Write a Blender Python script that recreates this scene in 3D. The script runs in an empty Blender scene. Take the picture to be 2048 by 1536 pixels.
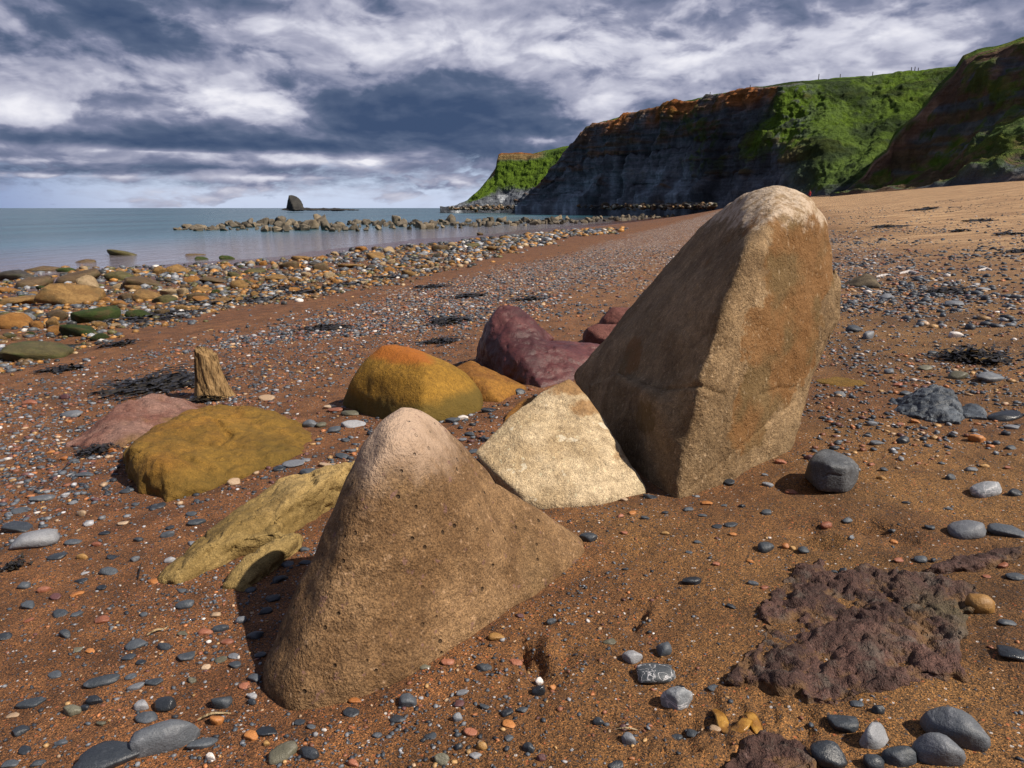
import bpy, bmesh, math, random
import numpy as np
from mathutils import Vector, Matrix
from mathutils.bvhtree import BVHTree

random.seed(7)
rng = np.random.default_rng(11)
SC = bpy.context.scene
COL = SC.collection

# ------------------------------------------------------------------ camera
F = 1450.0                                   # focal length in pixels of a 2048 wide frame
PITCH = math.atan(352 / F)
CAMZ = 3.05
cam = bpy.data.cameras.new('camera')
cam.sensor_width = 36.0
cam.lens = 36.0 * F / 2048
cam.clip_start = 0.05
cam.clip_end = 80000
camo = bpy.data.objects.new('camera', cam)
camo.location = (0, 0, CAMZ)
camo.rotation_euler = (math.pi / 2 - PITCH, 0, 0)
COL.objects.link(camo)
SC.camera = camo

AX_R = np.array([1.0, 0, 0])
AX_F = np.array([0, math.cos(PITCH), -math.sin(PITCH)])
AX_U = np.array([0, math.sin(PITCH), math.cos(PITCH)])
CAM = np.array([0, 0, CAMZ])


def ray(px, py):
    return AX_R * (px - 1024) / F + AX_U * (768 - py) / F + AX_F


def P(px, py, Y):
    """the world point seen at (px, py) at forward distance Y"""
    d = ray(px, py)
    return CAM + d * (Y / d[1])


def project(p):
    d = np.asarray(p, float) - CAM
    z = d @ AX_F
    return 1024 + F * (d @ AX_R) / z, 768 - F * (d @ AX_U) / z, z


# ------------------------------------------------------------------ light
SUN_EL = math.radians(46)
SUN_DIR = np.array([0.91 * math.cos(SUN_EL), -0.415 * math.cos(SUN_EL), math.sin(SUN_EL)])   # towards the sun
sun = bpy.data.lights.new('sun', 'SUN')
sun.energy = 5.0
sun.angle = math.radians(0.6)
sun.color = (1.0, 0.90, 0.77)
suno = bpy.data.objects.new('sun', sun)
suno.rotation_euler = Vector(SUN_DIR).to_track_quat('Z', 'Y').to_euler()
suno.location = (30, -20, 60)
COL.objects.link(suno)

SC.view_settings.view_transform = 'Standard'
SC.view_settings.look = 'None'
SC.view_settings.gamma = 1.0
SC.view_settings.exposure = 0.6
SC.view_settings.use_curve_mapping = False
SC.render.engine = 'CYCLES'
SC.cycles.max_bounces = 4
SC.cycles.diffuse_bounces = 2
SC.cycles.glossy_bounces = 2
SC.cycles.caustics_reflective = False
SC.cycles.caustics_refractive = False
SC.cycles.use_denoising = True
SC.cycles.denoising_prefilter = 'ACCURATE'


# ------------------------------------------------------------------ node helper
class X:
    """a socket with arithmetic"""
    def __init__(self, nt, s):
        self.nt, self.s = nt, s

    def _m(self, op, *a, clamp=False):
        n = self.nt.nodes.new('ShaderNodeMath')
        n.operation = op
        n.use_clamp = clamp
        for i, v in enumerate((self,) + a):
            if isinstance(v, X):
                self.nt.links.new(v.s, n.inputs[i])
            else:
                n.inputs[i].default_value = v
        return X(self.nt, n.outputs[0])

    def __add__(self, o): return self._m('ADD', o)
    __radd__ = __add__
    def __sub__(self, o): return self._m('SUBTRACT', o)
    def __rsub__(self, o): return (self * -1) + o
    def __mul__(self, o): return self._m('MULTIPLY', o)
    __rmul__ = __mul__
    def __truediv__(self, o): return self._m('DIVIDE', o)
    def pow(self, o): return self._m('POWER', o)
    def max(self, o): return self._m('MAXIMUM', o)
    def min(self, o): return self._m('MINIMUM', o)
    def clamp(self): return self._m('ADD', 0.0, clamp=True)
    def exp(self): return self._m('EXPONENT')
    def fn(self, op, *a): return self._m(op, *a)

    def step(self, a, b):
        n = self.nt.nodes.new('ShaderNodeMapRange')
        n.interpolation_type = 'SMOOTHSTEP'
        self.nt.links.new(self.s, n.inputs[0])
        n.inputs[1].default_value = a
        n.inputs[2].default_value = b
        return X(self.nt, n.outputs[0])


class NT:
    def __init__(self, nt):
        self.nt = nt
        nt.nodes.clear()

    def node(self, t, **k):
        n = self.nt.nodes.new(t)
        for a, v in k.items():
            setattr(n, a, v)
        return n

    def link(self, a, b):
        self.nt.links.new(a.s if isinstance(a, X) else a, b)

    def set(self, sock, v):
        if isinstance(v, X) or isinstance(v, bpy.types.NodeSocket):
            self.link(v, sock)
        else:
            if sock.type == 'RGBA' and len(v) == 3:
                v = (*v, 1)
            sock.default_value = v

    def coord(self, which='Object'):
        return self.node('ShaderNodeTexCoord').outputs[which]

    def pos(self):
        return self.node('ShaderNodeNewGeometry').outputs['Position']

    def scale(self, vec, s, off=(0, 0, 0)):
        n = self.node('ShaderNodeMapping')
        self.link(vec, n.inputs[0])
        n.inputs['Scale'].default_value = s if hasattr(s, '__len__') else (s, s, s)
        n.inputs['Location'].default_value = off
        return n.outputs[0]

    def noise(self, vec, scale, detail=4, rough=0.55, dist=0.0, lac=2.0, col=False):
        n = self.node('ShaderNodeTexNoise')
        self.link(vec, n.inputs['Vector'])
        n.inputs['Scale'].default_value = scale
        n.inputs['Detail'].default_value = detail
        n.inputs['Roughness'].default_value = rough
        n.inputs['Lacunarity'].default_value = lac
        n.inputs['Distortion'].default_value = dist
        return n.outputs['Color'] if col else X(self.nt, n.outputs['Fac'])

    def voro(self, vec, scale, feature='F1', out='Distance', rnd=1.0):
        n = self.node('ShaderNodeTexVoronoi', feature=feature)
        self.link(vec, n.inputs['Vector'])
        n.inputs['Scale'].default_value = scale
        n.inputs['Randomness'].default_value = rnd
        o = n.outputs[out]
        return X(self.nt, o) if out == 'Distance' else o

    def ramp(self, fac, stops, interp='LINEAR'):
        n = self.node('ShaderNodeValToRGB')
        n.color_ramp.interpolation = interp
        el = n.color_ramp.elements
        while len(el) < len(stops):
            el.new(0.5)
        for e, (p, c) in zip(el, stops):
            e.position = p
            e.color = (*c, 1)
        self.set(n.inputs[0], fac)
        return n.outputs[0]

    def mix(self, fac, a, b, mode='MIX'):
        n = self.node('ShaderNodeMix', data_type='RGBA', blend_type=mode)
        self.set(n.inputs[0], fac)
        self.set(n.inputs[6], a)
        self.set(n.inputs[7], b)
        return n.outputs[2]

    def sep(self, vec):
        n = self.node('ShaderNodeSeparateXYZ')
        self.link(vec, n.inputs[0])
        return [X(self.nt, o) for o in n.outputs]

    def comb(self, x, y, z=0.0):
        n = self.node('ShaderNodeCombineXYZ')
        for i, v in enumerate((x, y, z)):
            if isinstance(v, X):
                self.link(v, n.inputs[i])
            else:
                n.inputs[i].default_value = v
        return n.outputs[0]

    def attr(self, name, out='Fac'):
        n = self.node('ShaderNodeAttribute', attribute_name=name)
        return X(self.nt, n.outputs[out]) if out == 'Fac' else n.outputs[out]

    def bump(self, h, strength, dist, normal=None):
        n = self.node('ShaderNodeBump')
        n.inputs['Strength'].default_value = strength
        n.inputs['Distance'].default_value = dist
        self.set(n.inputs['Height'], h)
        if normal is not None:
            self.link(normal, n.inputs['Normal'])
        return n.outputs[0]

    def out(self, color, rough=0.8, normal=None, spec=0.3, **extra):
        b = self.node('ShaderNodeBsdfPrincipled')
        self.set(b.inputs['Base Color'], self.mix(1.0, color, (.86, .86, .86), 'MULTIPLY'))
        self.set(b.inputs['Roughness'], rough)
        self.set(b.inputs['Specular IOR Level'], spec)
        for k, v in extra.items():
            self.set(b.inputs[k.replace('_', ' ')], v)
        if normal is not None:
            self.link(normal, b.inputs['Normal'])
        o = self.node('ShaderNodeOutputMaterial')
        self.link(b.outputs[0], o.inputs[0])
        return b


def material(name):
    m = bpy.data.materials.new(name)
    m.use_nodes = True
    return m, NT(m.node_tree)


# ------------------------------------------------------------------ sky: Nishita behind broken cumulus
world = bpy.data.worlds.new('World')
SC.world = world
world.use_nodes = True
w = NT(world.node_tree)
sky = w.node('ShaderNodeTexSky', sky_type='NISHITA')
sky.sun_disc = False
sky.sun_elevation = SUN_EL
sky.sun_rotation = math.atan2(SUN_DIR[0], SUN_DIR[1])
sky.altitude = 0
sky.air_density = 1.0
sky.dust_density = 0.6
sky.ozone_density = 2.0
dx, dy, dz = w.sep(w.coord('Generated'))
az = dx.fn('ARCTAN2', dy) * (180 / math.pi)
el = dz.fn('ARCSINE') * (180 / math.pi)
elp = el.max(0.0)
ec = (elp + 2.5).pow(0.66) * 5.0             # a cloud deck is foreshortened towards the horizon
sv = w.comb(az, el, 0.0)
cv = w.comb(az * 0.085, ec * 0.125, 3.7)
warp = w.noise(cv, 1.3, 2, 0.5, col=True)
wv = w.node('ShaderNodeVectorMath', operation='SCALE')
w.link(warp, wv.inputs[0]); wv.inputs[3].default_value = 0.35
wa = w.node('ShaderNodeVectorMath', operation='ADD')
w.link(cv, wa.inputs[0]); w.link(wv.outputs[0], wa.inputs[1])
cw = wa.outputs[0]


def cloud(off, detail, scale=1.15, rough=0.50):
    return w.noise(w.scale(cw, 1.0, off), scale, detail, rough, 0.0)


d0 = cloud((0, 0, 0), 6, rough=.53)
d1 = cloud((0.03, 0.10, 0.0), 4)
relief = (d0 - d1)
fine = w.noise(w.scale(cw, 1.0, (4, 1, 2)), 5.0, 4, 0.62) - 0.5
puff = (w.noise(w.scale(cw, 1.0, (7, 2, 5)), 3.2, 4, 0.55) - 0.5).fn('ABSOLUTE') * -1.0 + 0.12
BLOBS = []          # (px, py, half-width px, half-height px, amount): where the photograph's clouds are thin (+) or deep (-)


def blob(px, py, wpx, hpx, amt):
    d = ray(px, py)
    a0 = math.degrees(math.atan2(d[0], d[1]))
    e0 = math.degrees(math.asin(d[2] / np.linalg.norm(d)))
    k = math.degrees(1 / F) * 1.9
    mp = w.node('ShaderNodeMapping', vector_type='TEXTURE')
    w.link(sv, mp.inputs[0])
    mp.inputs['Location'].default_value = (a0, e0, 0)
    mp.inputs['Scale'].default_value = (wpx * k, hpx * k, 1)
    gr = w.node('ShaderNodeTexGradient', gradient_type='QUADRATIC_SPHERE')
    w.link(mp.outputs[0], gr.inputs[0])
    BLOBS.append((X(w.nt, gr.outputs[1]), amt))


for b in ((230, 30, 210, 70, -.36), (60, 190, 140, 45, .10), (210, 150, 70, 40, .16), (85, 235, 120, 30, .42), (10, 225, 60, 30, .2),
          (390, 165, 130, 45, .34), (470, 205, 110, 40, .34), (560, 225, 90, 34, .34), (480, 272, 260, 20, -.10), (180, 278, 270, 24, -.55), (330, 225, 90, 24, -.22),
          (540, 293, 240, 14, -.40), (880, 205, 230, 70, -.50), (1010, 262, 190, 34, -.48), (730, 255, 180, 34, -.38), (640, 180, 90, 50, -.22), (300, 90, 120, 50, -.30),
          (540, 60, 130, 60, .16), (720, 100, 140, 60, .26), (1050, 105, 260, 40, .34), (900, 90, 140, 40, .2), (1200, 205, 80, 30, .40), (1080, 280, 110, 12, .34),
          (1230, 40, 200, 50, .16), (1500, 90, 260, 60, .10), (1800, 60, 200, 40, .16), (1700, 120, 120, 40, .22), (1400, 130, 140, 40, .20), (1950, 60, 100, 60, .1), (1590, 45, 70, 16, -.2),
          (300, 303, 300, 8, .42), (640, 322, 110, 13, .50), (740, 326, 40, 18, .40), (330, 333, 320, 11, -.42), (90, 322, 140, 9, .3), (20, 60, 120, 60, -.10), (60, 340, 100, 8, -.2),
          (180, 352, 240, 6, .22), (850, 335, 60, 14, -.20), (300, 368, 260, 6, -.22), (500, 355, 140, 6, .2), (700, 362, 160, 6, -.12), (240, 383, 300, 5, .1)):
    blob(*b)
bsum = None
for b, amt in BLOBS:
    amt = amt if amt > 0 else amt * .72
    bsum = b * amt if bsum is None else b._m('MULTIPLY_ADD', amt, bsum)
edge = (d0 + bsum * 0.42 + fine * 0.16 + puff * 0.25).step(.50, .60)
edge2 = (w.noise(w.scale(cw, 1.0, (2, 9, 1)), 2.3, 4, 0.55) + bsum * 0.30 + puff * .2).step(.50, .62)
bright = 0.32 + bsum * 0.72 + relief * 1.6 + (d0 - 0.5) * 0.25 + fine * 0.16 + puff * 0.9 * (bsum + 0.35).max(0.1) + edge * 0.17 + edge2 * 0.12
ccol = w.ramp(bright, [(0.0, (.045, .075, .150)), (.20, (.085, .118, .200)), (.42, (.190, .212, .315)), (.62, (.36, .370, .475)), (.82, (.58, .585, .675)), (1.0, (.78, .775, .83))])
csc = w.node('ShaderNodeVectorMath', operation='SCALE')
w.link(ccol, csc.inputs[0]); csc.inputs[3].default_value = 11.0
# cover: solid overhead, broken low down, clear strip at the horizon, one blue hole high on the right
cover = (d0 - 0.5) * 2.2 + (edge2 - .5) * .5 + fine * 1.4 + (elp - 1.05) * 0.42 + 0.22
d = ray(1500, 2)
ha = math.degrees(math.atan2(d[0], d[1])); he = math.degrees(math.asin(d[2] / np.linalg.norm(d)))
hx = (az - ha) * (1 / 3.2); hy = (el - he) * (1 / 1.0)
cover = cover - ((hx * hx + hy * hy) * -1.0).exp() * 3.4 * (0.6 + fine * 2.0)
cmask = cover.step(-0.15, 0.75)
rain = ((az + 36.0) * (1 / 7.0))
rain = (rain * rain * -1.0).exp() * el.step(6.0, 1.0)
skyc = w.mix(0.66, sky.outputs[0], (6.2, 7.4, 10.6))           # thin milky veil low over the sea
skyc = w.mix(rain * 0.75, skyc, (1.9, 2.7, 5.0))
final = w.mix(cmask, skyc, csc.outputs[0])
bg = w.node('ShaderNodeBackground')
w.link(final, bg.inputs[0])
bg.inputs[1].default_value = 0.067
world.cycles.sampling_method = 'MANUAL'
world.cycles.sample_map_resolution = 256
wo = w.node('ShaderNodeOutputWorld')
w.link(bg.outputs[0], wo.inputs[0])


# ------------------------------------------------------------------ numpy noise
_perm = np.random.default_rng(3).permutation(256).astype(np.int64)
_perm = np.concatenate([_perm, _perm, _perm])
_g = np.random.default_rng(4).normal(size=(256, 3))
_g /= np.linalg.norm(_g, axis=1)[:, None]


def perlin(p):
    p = np.asarray(p, float)
    i = np.floor(p).astype(np.int64)
    f = p - i
    u = f * f * f * (f * (f * 6 - 15) + 10)
    i &= 255
    r = np.zeros(len(p))
    for a in (0, 1):
        wx = u[:, 0] if a else 1 - u[:, 0]
        for b in (0, 1):
            wy = u[:, 1] if b else 1 - u[:, 1]
            for c in (0, 1):
                wz = u[:, 2] if c else 1 - u[:, 2]
                h = _perm[_perm[_perm[i[:, 0] + a] + i[:, 1] + b] + i[:, 2] + c]
                g = _g[h]
                r += wx * wy * wz * (g[:, 0] * (f[:, 0] - a) + g[:, 1] * (f[:, 1] - b) + g[:, 2] * (f[:, 2] - c))
    return r * 1.5


def fbm(p, scale=1.0, oct=4, gain=0.5, ridged=False):
    p = np.asarray(p, float) * scale
    s = np.zeros(len(p)); a = 1.0; t = 0
    for o in range(oct):
        n = perlin(p + o * 17.3)
        s += a * ((1 - 2 * np.abs(n)) if ridged else n)
        t += a; a *= gain; p = p * 2.03
    return s / t


def sstep(x, a, b):
    t = np.clip((np.asarray(x, float) - a) / (b - a), 0, 1)
    return t * t * (3 - 2 * t)


# ------------------------------------------------------------------ terrain height
SA = math.radians(18.5)                        # heading of the shoreline, right of straight ahead
_q = np.linspace(-450, 300, 15001)
_z = np.interp(_q, [-450, -200, -60, -31, -12, 0, 10, 30, 60, 300], [-10, -4.5, -1.1, 0, 1.05, 1.8, 2.55, 4.8, 7.6, 9.5])
_k = np.hanning(121); _k /= _k.sum()
_zs = np.convolve(np.pad(_z, 60, mode='edge'), _k, mode='valid')


def Q(x, y):
    return x * math.cos(SA) - y * math.sin(SA)


def T0(x, y):
    x = np.asarray(x, float); y = np.asarray(y, float)
    q = Q(x, y)
    return np.interp(q, _q, _zs) + 0.020 * np.clip(y - 30, 0, 150) * sstep(q, -25, 5)


def G(px, py, fn=T0):
    d = ray(px, py)
    t = np.geomspace(.6, 500, 6000)
    p = CAM + t[:, None] * d
    b = p[:, 2] <= fn(p[:, 0], p[:, 1])
    i = int(b.argmax()) if b.any() else -1
    if i > 0:
        lo, hi = t[i - 1], t[i]
        for _ in range(25):
            m = .5 * (lo + hi); pp = CAM + m * d
            if pp[2] <= fn(pp[0:1], pp[1:2])[0]: hi = m
            else: lo = m
        return CAM + hi * d
    return p[-1]


DENTS = []     # x, y, rx, ry, angle, depth


def dent(px, py, rx, ry, ang, dep):
    g = G(px, py)
    DENTS.append((g[0], g[1], rx, ry, math.radians(ang), dep * (1.1 if abs(dep) < .1 else 1)))


# heel and toe prints, scuffed sand, pool hollows
dent(1065, 1320, .035, .10, 20, .030); dent(1100, 1300, .03, .09, -5, -.016); dent(1050, 1300, .012, .08, 10, .02); dent(1080, 1240, .06, .04, 0, .02)
dent(1620, 1060, .07, .05, 20, .030); dent(1740, 1055, .09, .05, -30, .035); dent(1680, 1080, .08, .06, 0, -.022)
dent(1800, 1080, .07, .05, 30, .022); dent(1690, 1110, .12, .05, 0, -.012); dent(1280, 1235, .02, .08, -30, .018); dent(1300, 1230, .03, .08, -30, -.010)
dent(1400, 1490, .14, .06, 25, -.028); dent(1370, 1450, .05, .04, 0, .020); dent(1350, 1510, .08, .03, 20, .02)
dent(1120, 1410, .12, .06, 0, -.012); dent(1610, 975, .12, .06, 0, .018); dent(1930, 1390, .14, .05, 10, .012)
dent(850, 1400, .40, .05, 43, .012); dent(1200, 1130, .30, .06, 35, .014); dent(1480, 965, .30, .06, 35, .014)
SCUFF = [(*G(a, b)[:2], c) for a, b, c in ((1680, 1070, .22), (1080, 1330, .13), (1400, 1480, .20), (1290, 1230, .10), (1560, 1440, .15))]
POOLS = [(35, 695, .95, .50, 20), (255, 590, .8, .25, 10), (120, 640, .8, .25, 10), (540, 575, 1.1, .3, 15)]
for p in POOLS:
    dent(p[0], p[1], p[2] * 1.1, p[3] * 1.25, p[4], .20)


def T(x, y):
    x = np.atleast_1d(np.asarray(x, float)); y = np.atleast_1d(np.asarray(y, float))
    z = T0(x, y)
    r = np.hypot(x, y)
    p3 = np.stack([x, y, np.zeros_like(x)], 1)
    z = z + 0.035 * fbm(p3, 0.55, 3) * sstep(r, 0, 6) + 0.16 * fbm(p3 + 31, 0.07, 3) * sstep(r, 10, 50)
    near = 1 - sstep(r, 6, 14)
    z = z + near * (0.018 * fbm(p3 + 9, 2.2, 3) + 0.006 * fbm(p3 + 5, 9, 3))
    for sx, sy, sr in SCUFF:
        m = np.hypot(x - sx, y - sy) < 2.5 * sr
        if m.any():
            z[m] += .055 * np.exp(-((x[m] - sx) ** 2 + (y[m] - sy) ** 2) / sr ** 2) * (fbm(p3[m] + 3, 9, 4, .6) - .15)
    for (cx, cy, rx, ry, a, dep) in DENTS:
        m = (np.abs(x - cx) < 3 * max(rx, ry)) & (np.abs(y - cy) < 3 * max(rx, ry))
        if m.any():
            ux = (x[m] - cx) * math.cos(a) + (y[m] - cy) * math.sin(a)
            uy = -(x[m] - cx) * math.sin(a) + (y[m] - cy) * math.cos(a)
            wob = 1 + 0.5 * fbm(p3[m] * [1, 1, 0] + 3, 1.8 / max(rx, ry) * .5, 2)
            e = (ux / rx) ** 2 + (uy / ry) ** 2
            e = e * wob
            z[m] -= dep * np.exp(-e ** 1.6)
    return z


def Tz(x, y):
    return float(T([x], [y])[0])


# ------------------------------------------------------------------ mesh helpers
def mesh_np(name, verts, faces, smooth=True):
    """verts (n,3), faces (m,3) or (m,4)"""
    me = bpy.data.meshes.new(name)
    verts = np.asarray(verts, np.float32); faces = np.asarray(faces, np.int32)
    k = faces.shape[1]
    me.vertices.add(len(verts)); me.vertices.foreach_set('co', verts.ravel())
    me.loops.add(faces.size); me.loops.foreach_set('vertex_index', faces.ravel())
    me.polygons.add(len(faces))
    me.polygons.foreach_set('loop_start', np.arange(0, faces.size, k, dtype=np.int32))
    me.polygons.foreach_set('use_smooth', np.full(len(faces), smooth))
    me.update(calc_edges=True)
    me.validate()
    return me


def put_attr(me, name, val):
    val = np.asarray(val, np.float32)
    if val.ndim == 1:
        a = me.attributes.new(name, 'FLOAT', 'POINT'); a.data.foreach_set('value', val)
    else:
        if val.shape[1] == 3:
            val = np.concatenate([val, np.ones((len(val), 1), np.float32)], 1)
        a = me.attributes.new(name, 'FLOAT_COLOR', 'POINT'); a.data.foreach_set('color', val.ravel())


def link(name, me, mat=None, parent=None, **props):
    o = bpy.data.objects.new(name, me)
    COL.objects.link(o)
    if mat is not None and me is not None and not me.materials:
        me.materials.append(mat)
    if parent is not None:
        o.parent = parent
    for k, v in props.items():
        o[k] = v
    return o


def co_of(me):
    a = np.empty(len(me.vertices) * 3, np.float32); me.vertices.foreach_get('co', a)
    return a.reshape(-1, 3).astype(float)


def no_of(me):
    a = np.empty(len(me.vertices) * 3, np.float32); me.vertices.foreach_get('normal', a)
    return a.reshape(-1, 3).astype(float)


def set_co(me, v):
    me.vertices.foreach_set('co', np.asarray(v, np.float32).ravel()); me.update()


def grid_faces(n, m, wrap=False):
    i = np.arange(n * m).reshape(n, m)
    if wrap:
        i = np.concatenate([i, i[:, :1]], 1)
    return np.stack([i[:-1, :-1].ravel(), i[:-1, 1:].ravel(), i[1:, 1:].ravel(), i[1:, :-1].ravel()], 1)


# ------------------------------------------------------------------ beach
def sand_material():
    m, n = material('sand')
    pos = n.pos()
    wet = n.attr('wet'); dry = n.attr('dry'); shg = n.attr('shingle')
    patch = n.noise(pos, 0.9, 5, 0.6)
    patch2 = n.noise(pos, 5.0, 4, 0.6)
    damp = n.mix((patch * 0.7 + patch2 * 0.5 - 0.1).step(0.28, 0.68), (.078, .037, .012), (.215, .112, .036))
    red = n.noise(n.scale(pos, 1, (7, 3, 1)), 0.55, 3, 0.5).step(.42, .62)
    damp = n.mix(red * 0.50, damp, (.145, .058, .021))
    redl = (n.attr('red') + (patch - .5) * .8).step(.25, .85)
    damp = n.mix(redl * .75, damp, n.mix(patch2.step(.35, .65), (.105, .042, .015), (.215, .090, .034)))
    dryc = n.mix(patch.step(.3, .7), (.36, .220, .108), (.49, .335, .180))
    ripple = n.noise(n.scale(pos, (0.35, 1.4, 1)), 1.0, 5, 0.62).step(.42, .60)
    dryc = n.mix(ripple * 0.6, dryc, (.175, .092, .045))
    base = n.mix(dry, damp, dryc)
    # coarse multi-coloured grains
    cell = n.voro(pos, 360, out='Color')
    cr, cg, cb = n.sep(cell)
    grain = n.ramp(cr, [(0, (.13, .13, .15)), (.17, (.42, .40, .42)), (.34, (.78, .80, .85)), (.6, (1.05, 1.02, .98)), (.82, (1.5, 1.35, 1.15)), (.94, (2.2, 2.0, 1.7)), (.985, (2.6, 2.6, 2.8))], 'CONSTANT')
    base = n.mix(1.0, base, grain, 'MULTIPLY')
    cell2 = n.voro(pos, 110, out='Color')
    c2, c2g, _ = n.sep(cell2)
    speck = c2.step(.90, .905) * n.voro(pos, 110).step(.55, .35)
    base = n.mix(speck * 0.85, base, n.ramp(c2g, [(0, (.035, .037, .045)), (.45, (.06, .065, .08)), (.62, (.34, .10, .035)), (.84, (.45, .42, .40))], 'CONSTANT'))
    # far shingle, where single pebbles are no longer told apart
    sc = n.voro(n.scale(pos, (1, .75, 1)), 17, out='Color')
    s1, s2, s3 = n.sep(sc)
    scol = n.ramp(s1, [(0, (.045, .05, .065)), (.34, (.10, .115, .14)), (.52, (.22, .10, .05)), (.70, (.30, .22, .14)), (.86, (.55, .52, .50))], 'CONSTANT')
    sd17 = n.voro(n.scale(pos, (1, .75, 1)), 17)
    smask = (s2 + (shg - 0.5) * 1.3 + (patch - .5) * 1.2).step(.45, .5) * sd17.step(.62, .42) * shg.step(.02, .25)
    base = n.mix(smask, base, scol)
    base = n.mix(wet * 0.60, base, n.mix(1.0, base, (.42, .36, .36), 'MULTIPLY'))
    rough = 0.92 - wet * 0.74
    h = n.noise(pos, 190, 2, 0.7) * 0.0042 + n.noise(pos, 22, 4, .68) * 0.022 + n.noise(n.scale(pos, (1, 1.5, 1)), 2.2, 3, .6) * 0.05 * (1.0 - wet) + smask * 0.012
    nb = n.bump(h, 0.9, 1.0)
    n.out(base, rough, nb, 0.35)
    return m


def build_beach():
    azs = np.concatenate([np.arange(-180, -50, 4.0), np.arange(-50, 50, 0.30), np.arange(50, 180, 4.0)])
    rs = np.concatenate([np.geomspace(.12, 1.2, 40, endpoint=False), np.geomspace(1.2, 7, 170, endpoint=False), np.geomspace(7, 1500, 190)])
    A_, R_ = np.meshgrid(np.radians(azs), rs)
    x = (R_ * np.sin(A_)).ravel(); y = (R_ * np.cos(A_)).ravel()
    z = T(x, y)
    v = np.stack([x, y, z], 1)
    f = grid_faces(len(rs), len(azs), True)
    # centre cap
    c = len(v); v = np.concatenate([v, [[0, 0, Tz(0, 0)]]])
    me = mesh_np('beach_sand', v, f[:, ::-1])
    x, y, z = v.T
    q = Q(x, y); r = np.hypot(x, y)
    p3 = np.stack([x, y, 0 * x], 1)
    nz = fbm(p3, .12, 4); n2 = fbm(p3 + 40, .5, 4); nl = fbm(p3 * [1, .45, 1] + 11, .35, 4)
    wet = 1 - sstep(q + 5 * nz + 2 * nl, -25, -15)
    wet = np.maximum(wet, .25 * (1 - sstep(q + 2 * n2, -12, -6)))
    dry = sstep(q + 4 * nz + 1.0 * n2, 1.5, 8) * sstep(r, 3, 12) + .20 * sstep(r, 5, 14) * sstep(q, -6, 0)
    dry = np.clip(dry, 0, 1)
    put_attr(me, 'red', 1 - sstep(q, -1.6, .2))
    put_attr(me, 'wet', wet); put_attr(me, 'dry', dry)
    put_attr(me, 'shingle', shingle_map(x, y) * sstep(r, 7, 16))
    o = link('beach_sand', me, sand_material(), kind='structure')
    return o


def shingle_map(x, y):
    """how thickly pebbles lie, 0..1"""
    x = np.asarray(x, float); y = np.asarray(y, float)
    q = Q(x, y); r = np.hypot(x, y)
    p3 = np.stack([x, y, 0 * x], 1)
    n1 = fbm(p3 * [1, .6, 1] + 70, .22, 4); n2 = fbm(p3 + 20, .9, 3)
    band = sstep(q + 1.6 * n1, -8.0, -6.0) * (1 - sstep(q + 2.4 * n1, -3.6, -1.8))
    far = sstep(y, 9, 16) * sstep(q + 3 * n1, -7, -3.5) * (1 - sstep(q + 5 * n1, -1.0, 3.5)) * (.26 + .9 * n1 + .4 * n2)
    right = sstep(q, -.2, .8) * (1 - sstep(q + 1.8 * n1, 1.6, 4.0)) * sstep(y, 3.0, 4.6) * (.55 + .7 * n1 + .5 * n2)
    lee = sstep(q, -4.5, -2.4) * (1 - sstep(q, -1.0, .2)) * .16 * (1 + 2 * n2)
    return np.clip(np.maximum.reduce([band * (.75 + .5 * n2), far, right, lee]), 0, 1)


beach = build_beach()


# ------------------------------------------------------------------ sea and pools
def water_material(name, base, wscale, strength):
    m, n = material(name)
    pos = n.pos()
    rot = n.node('ShaderNodeMapping'); n.link(pos, rot.inputs[0])
    rot.inputs['Rotation'].default_value = (0, 0, SA + .25)
    rot.inputs['Scale'].default_value = (1.0, .40, 1)
    v = rot.outputs[0]
    h = n.noise(v, .55 * wscale, 5, .62) * 1.0 + n.noise(v, 2.6 * wscale, 4, .6) * .35
    big = n.noise(n.scale(v, (1, .3, 1)), .05, 4, .55)
    nb = n.bump(h, strength, .5)
    col = n.mix(big.step(.38, .62), base, tuple(c * 1.7 for c in base))
    foam = n.noise(n.scale(v, (1, .6, 1)), .35, 6, .7).step(.70, .76) * n.sep(pos)[1].step(180, 420)
    col = n.mix(foam, col, (.75, .78, .8))
    px_, py_, _ = n.sep(pos)
    off = (px_ * -math.cos(SA) + py_ * math.sin(SA))
    col = n.mix(off.step(62, 33) * .85, col, (.165, .120, .115)) if wscale == 1.0 else col
    n.out(col, off.step(32, 90) * .16 + .08, nb, .5)
    return m


def build_sea():
    rs = np.concatenate([[8.0], np.geomspace(12, 40000, 40)])
    az_ = np.radians(np.arange(-180, 180, 6.0))
    A_, R_ = np.meshgrid(az_, rs)
    v = np.stack([(R_ * np.sin(A_)).ravel(), (R_ * np.cos(A_)).ravel(), np.zeros(A_.size)], 1)
    me = mesh_np('sea', v, grid_faces(len(rs), len(az_), True)[:, ::-1])
    link('sea', me, water_material('sea_water', (.024, .070, .092), 1.0, .8), kind='structure')


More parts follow.
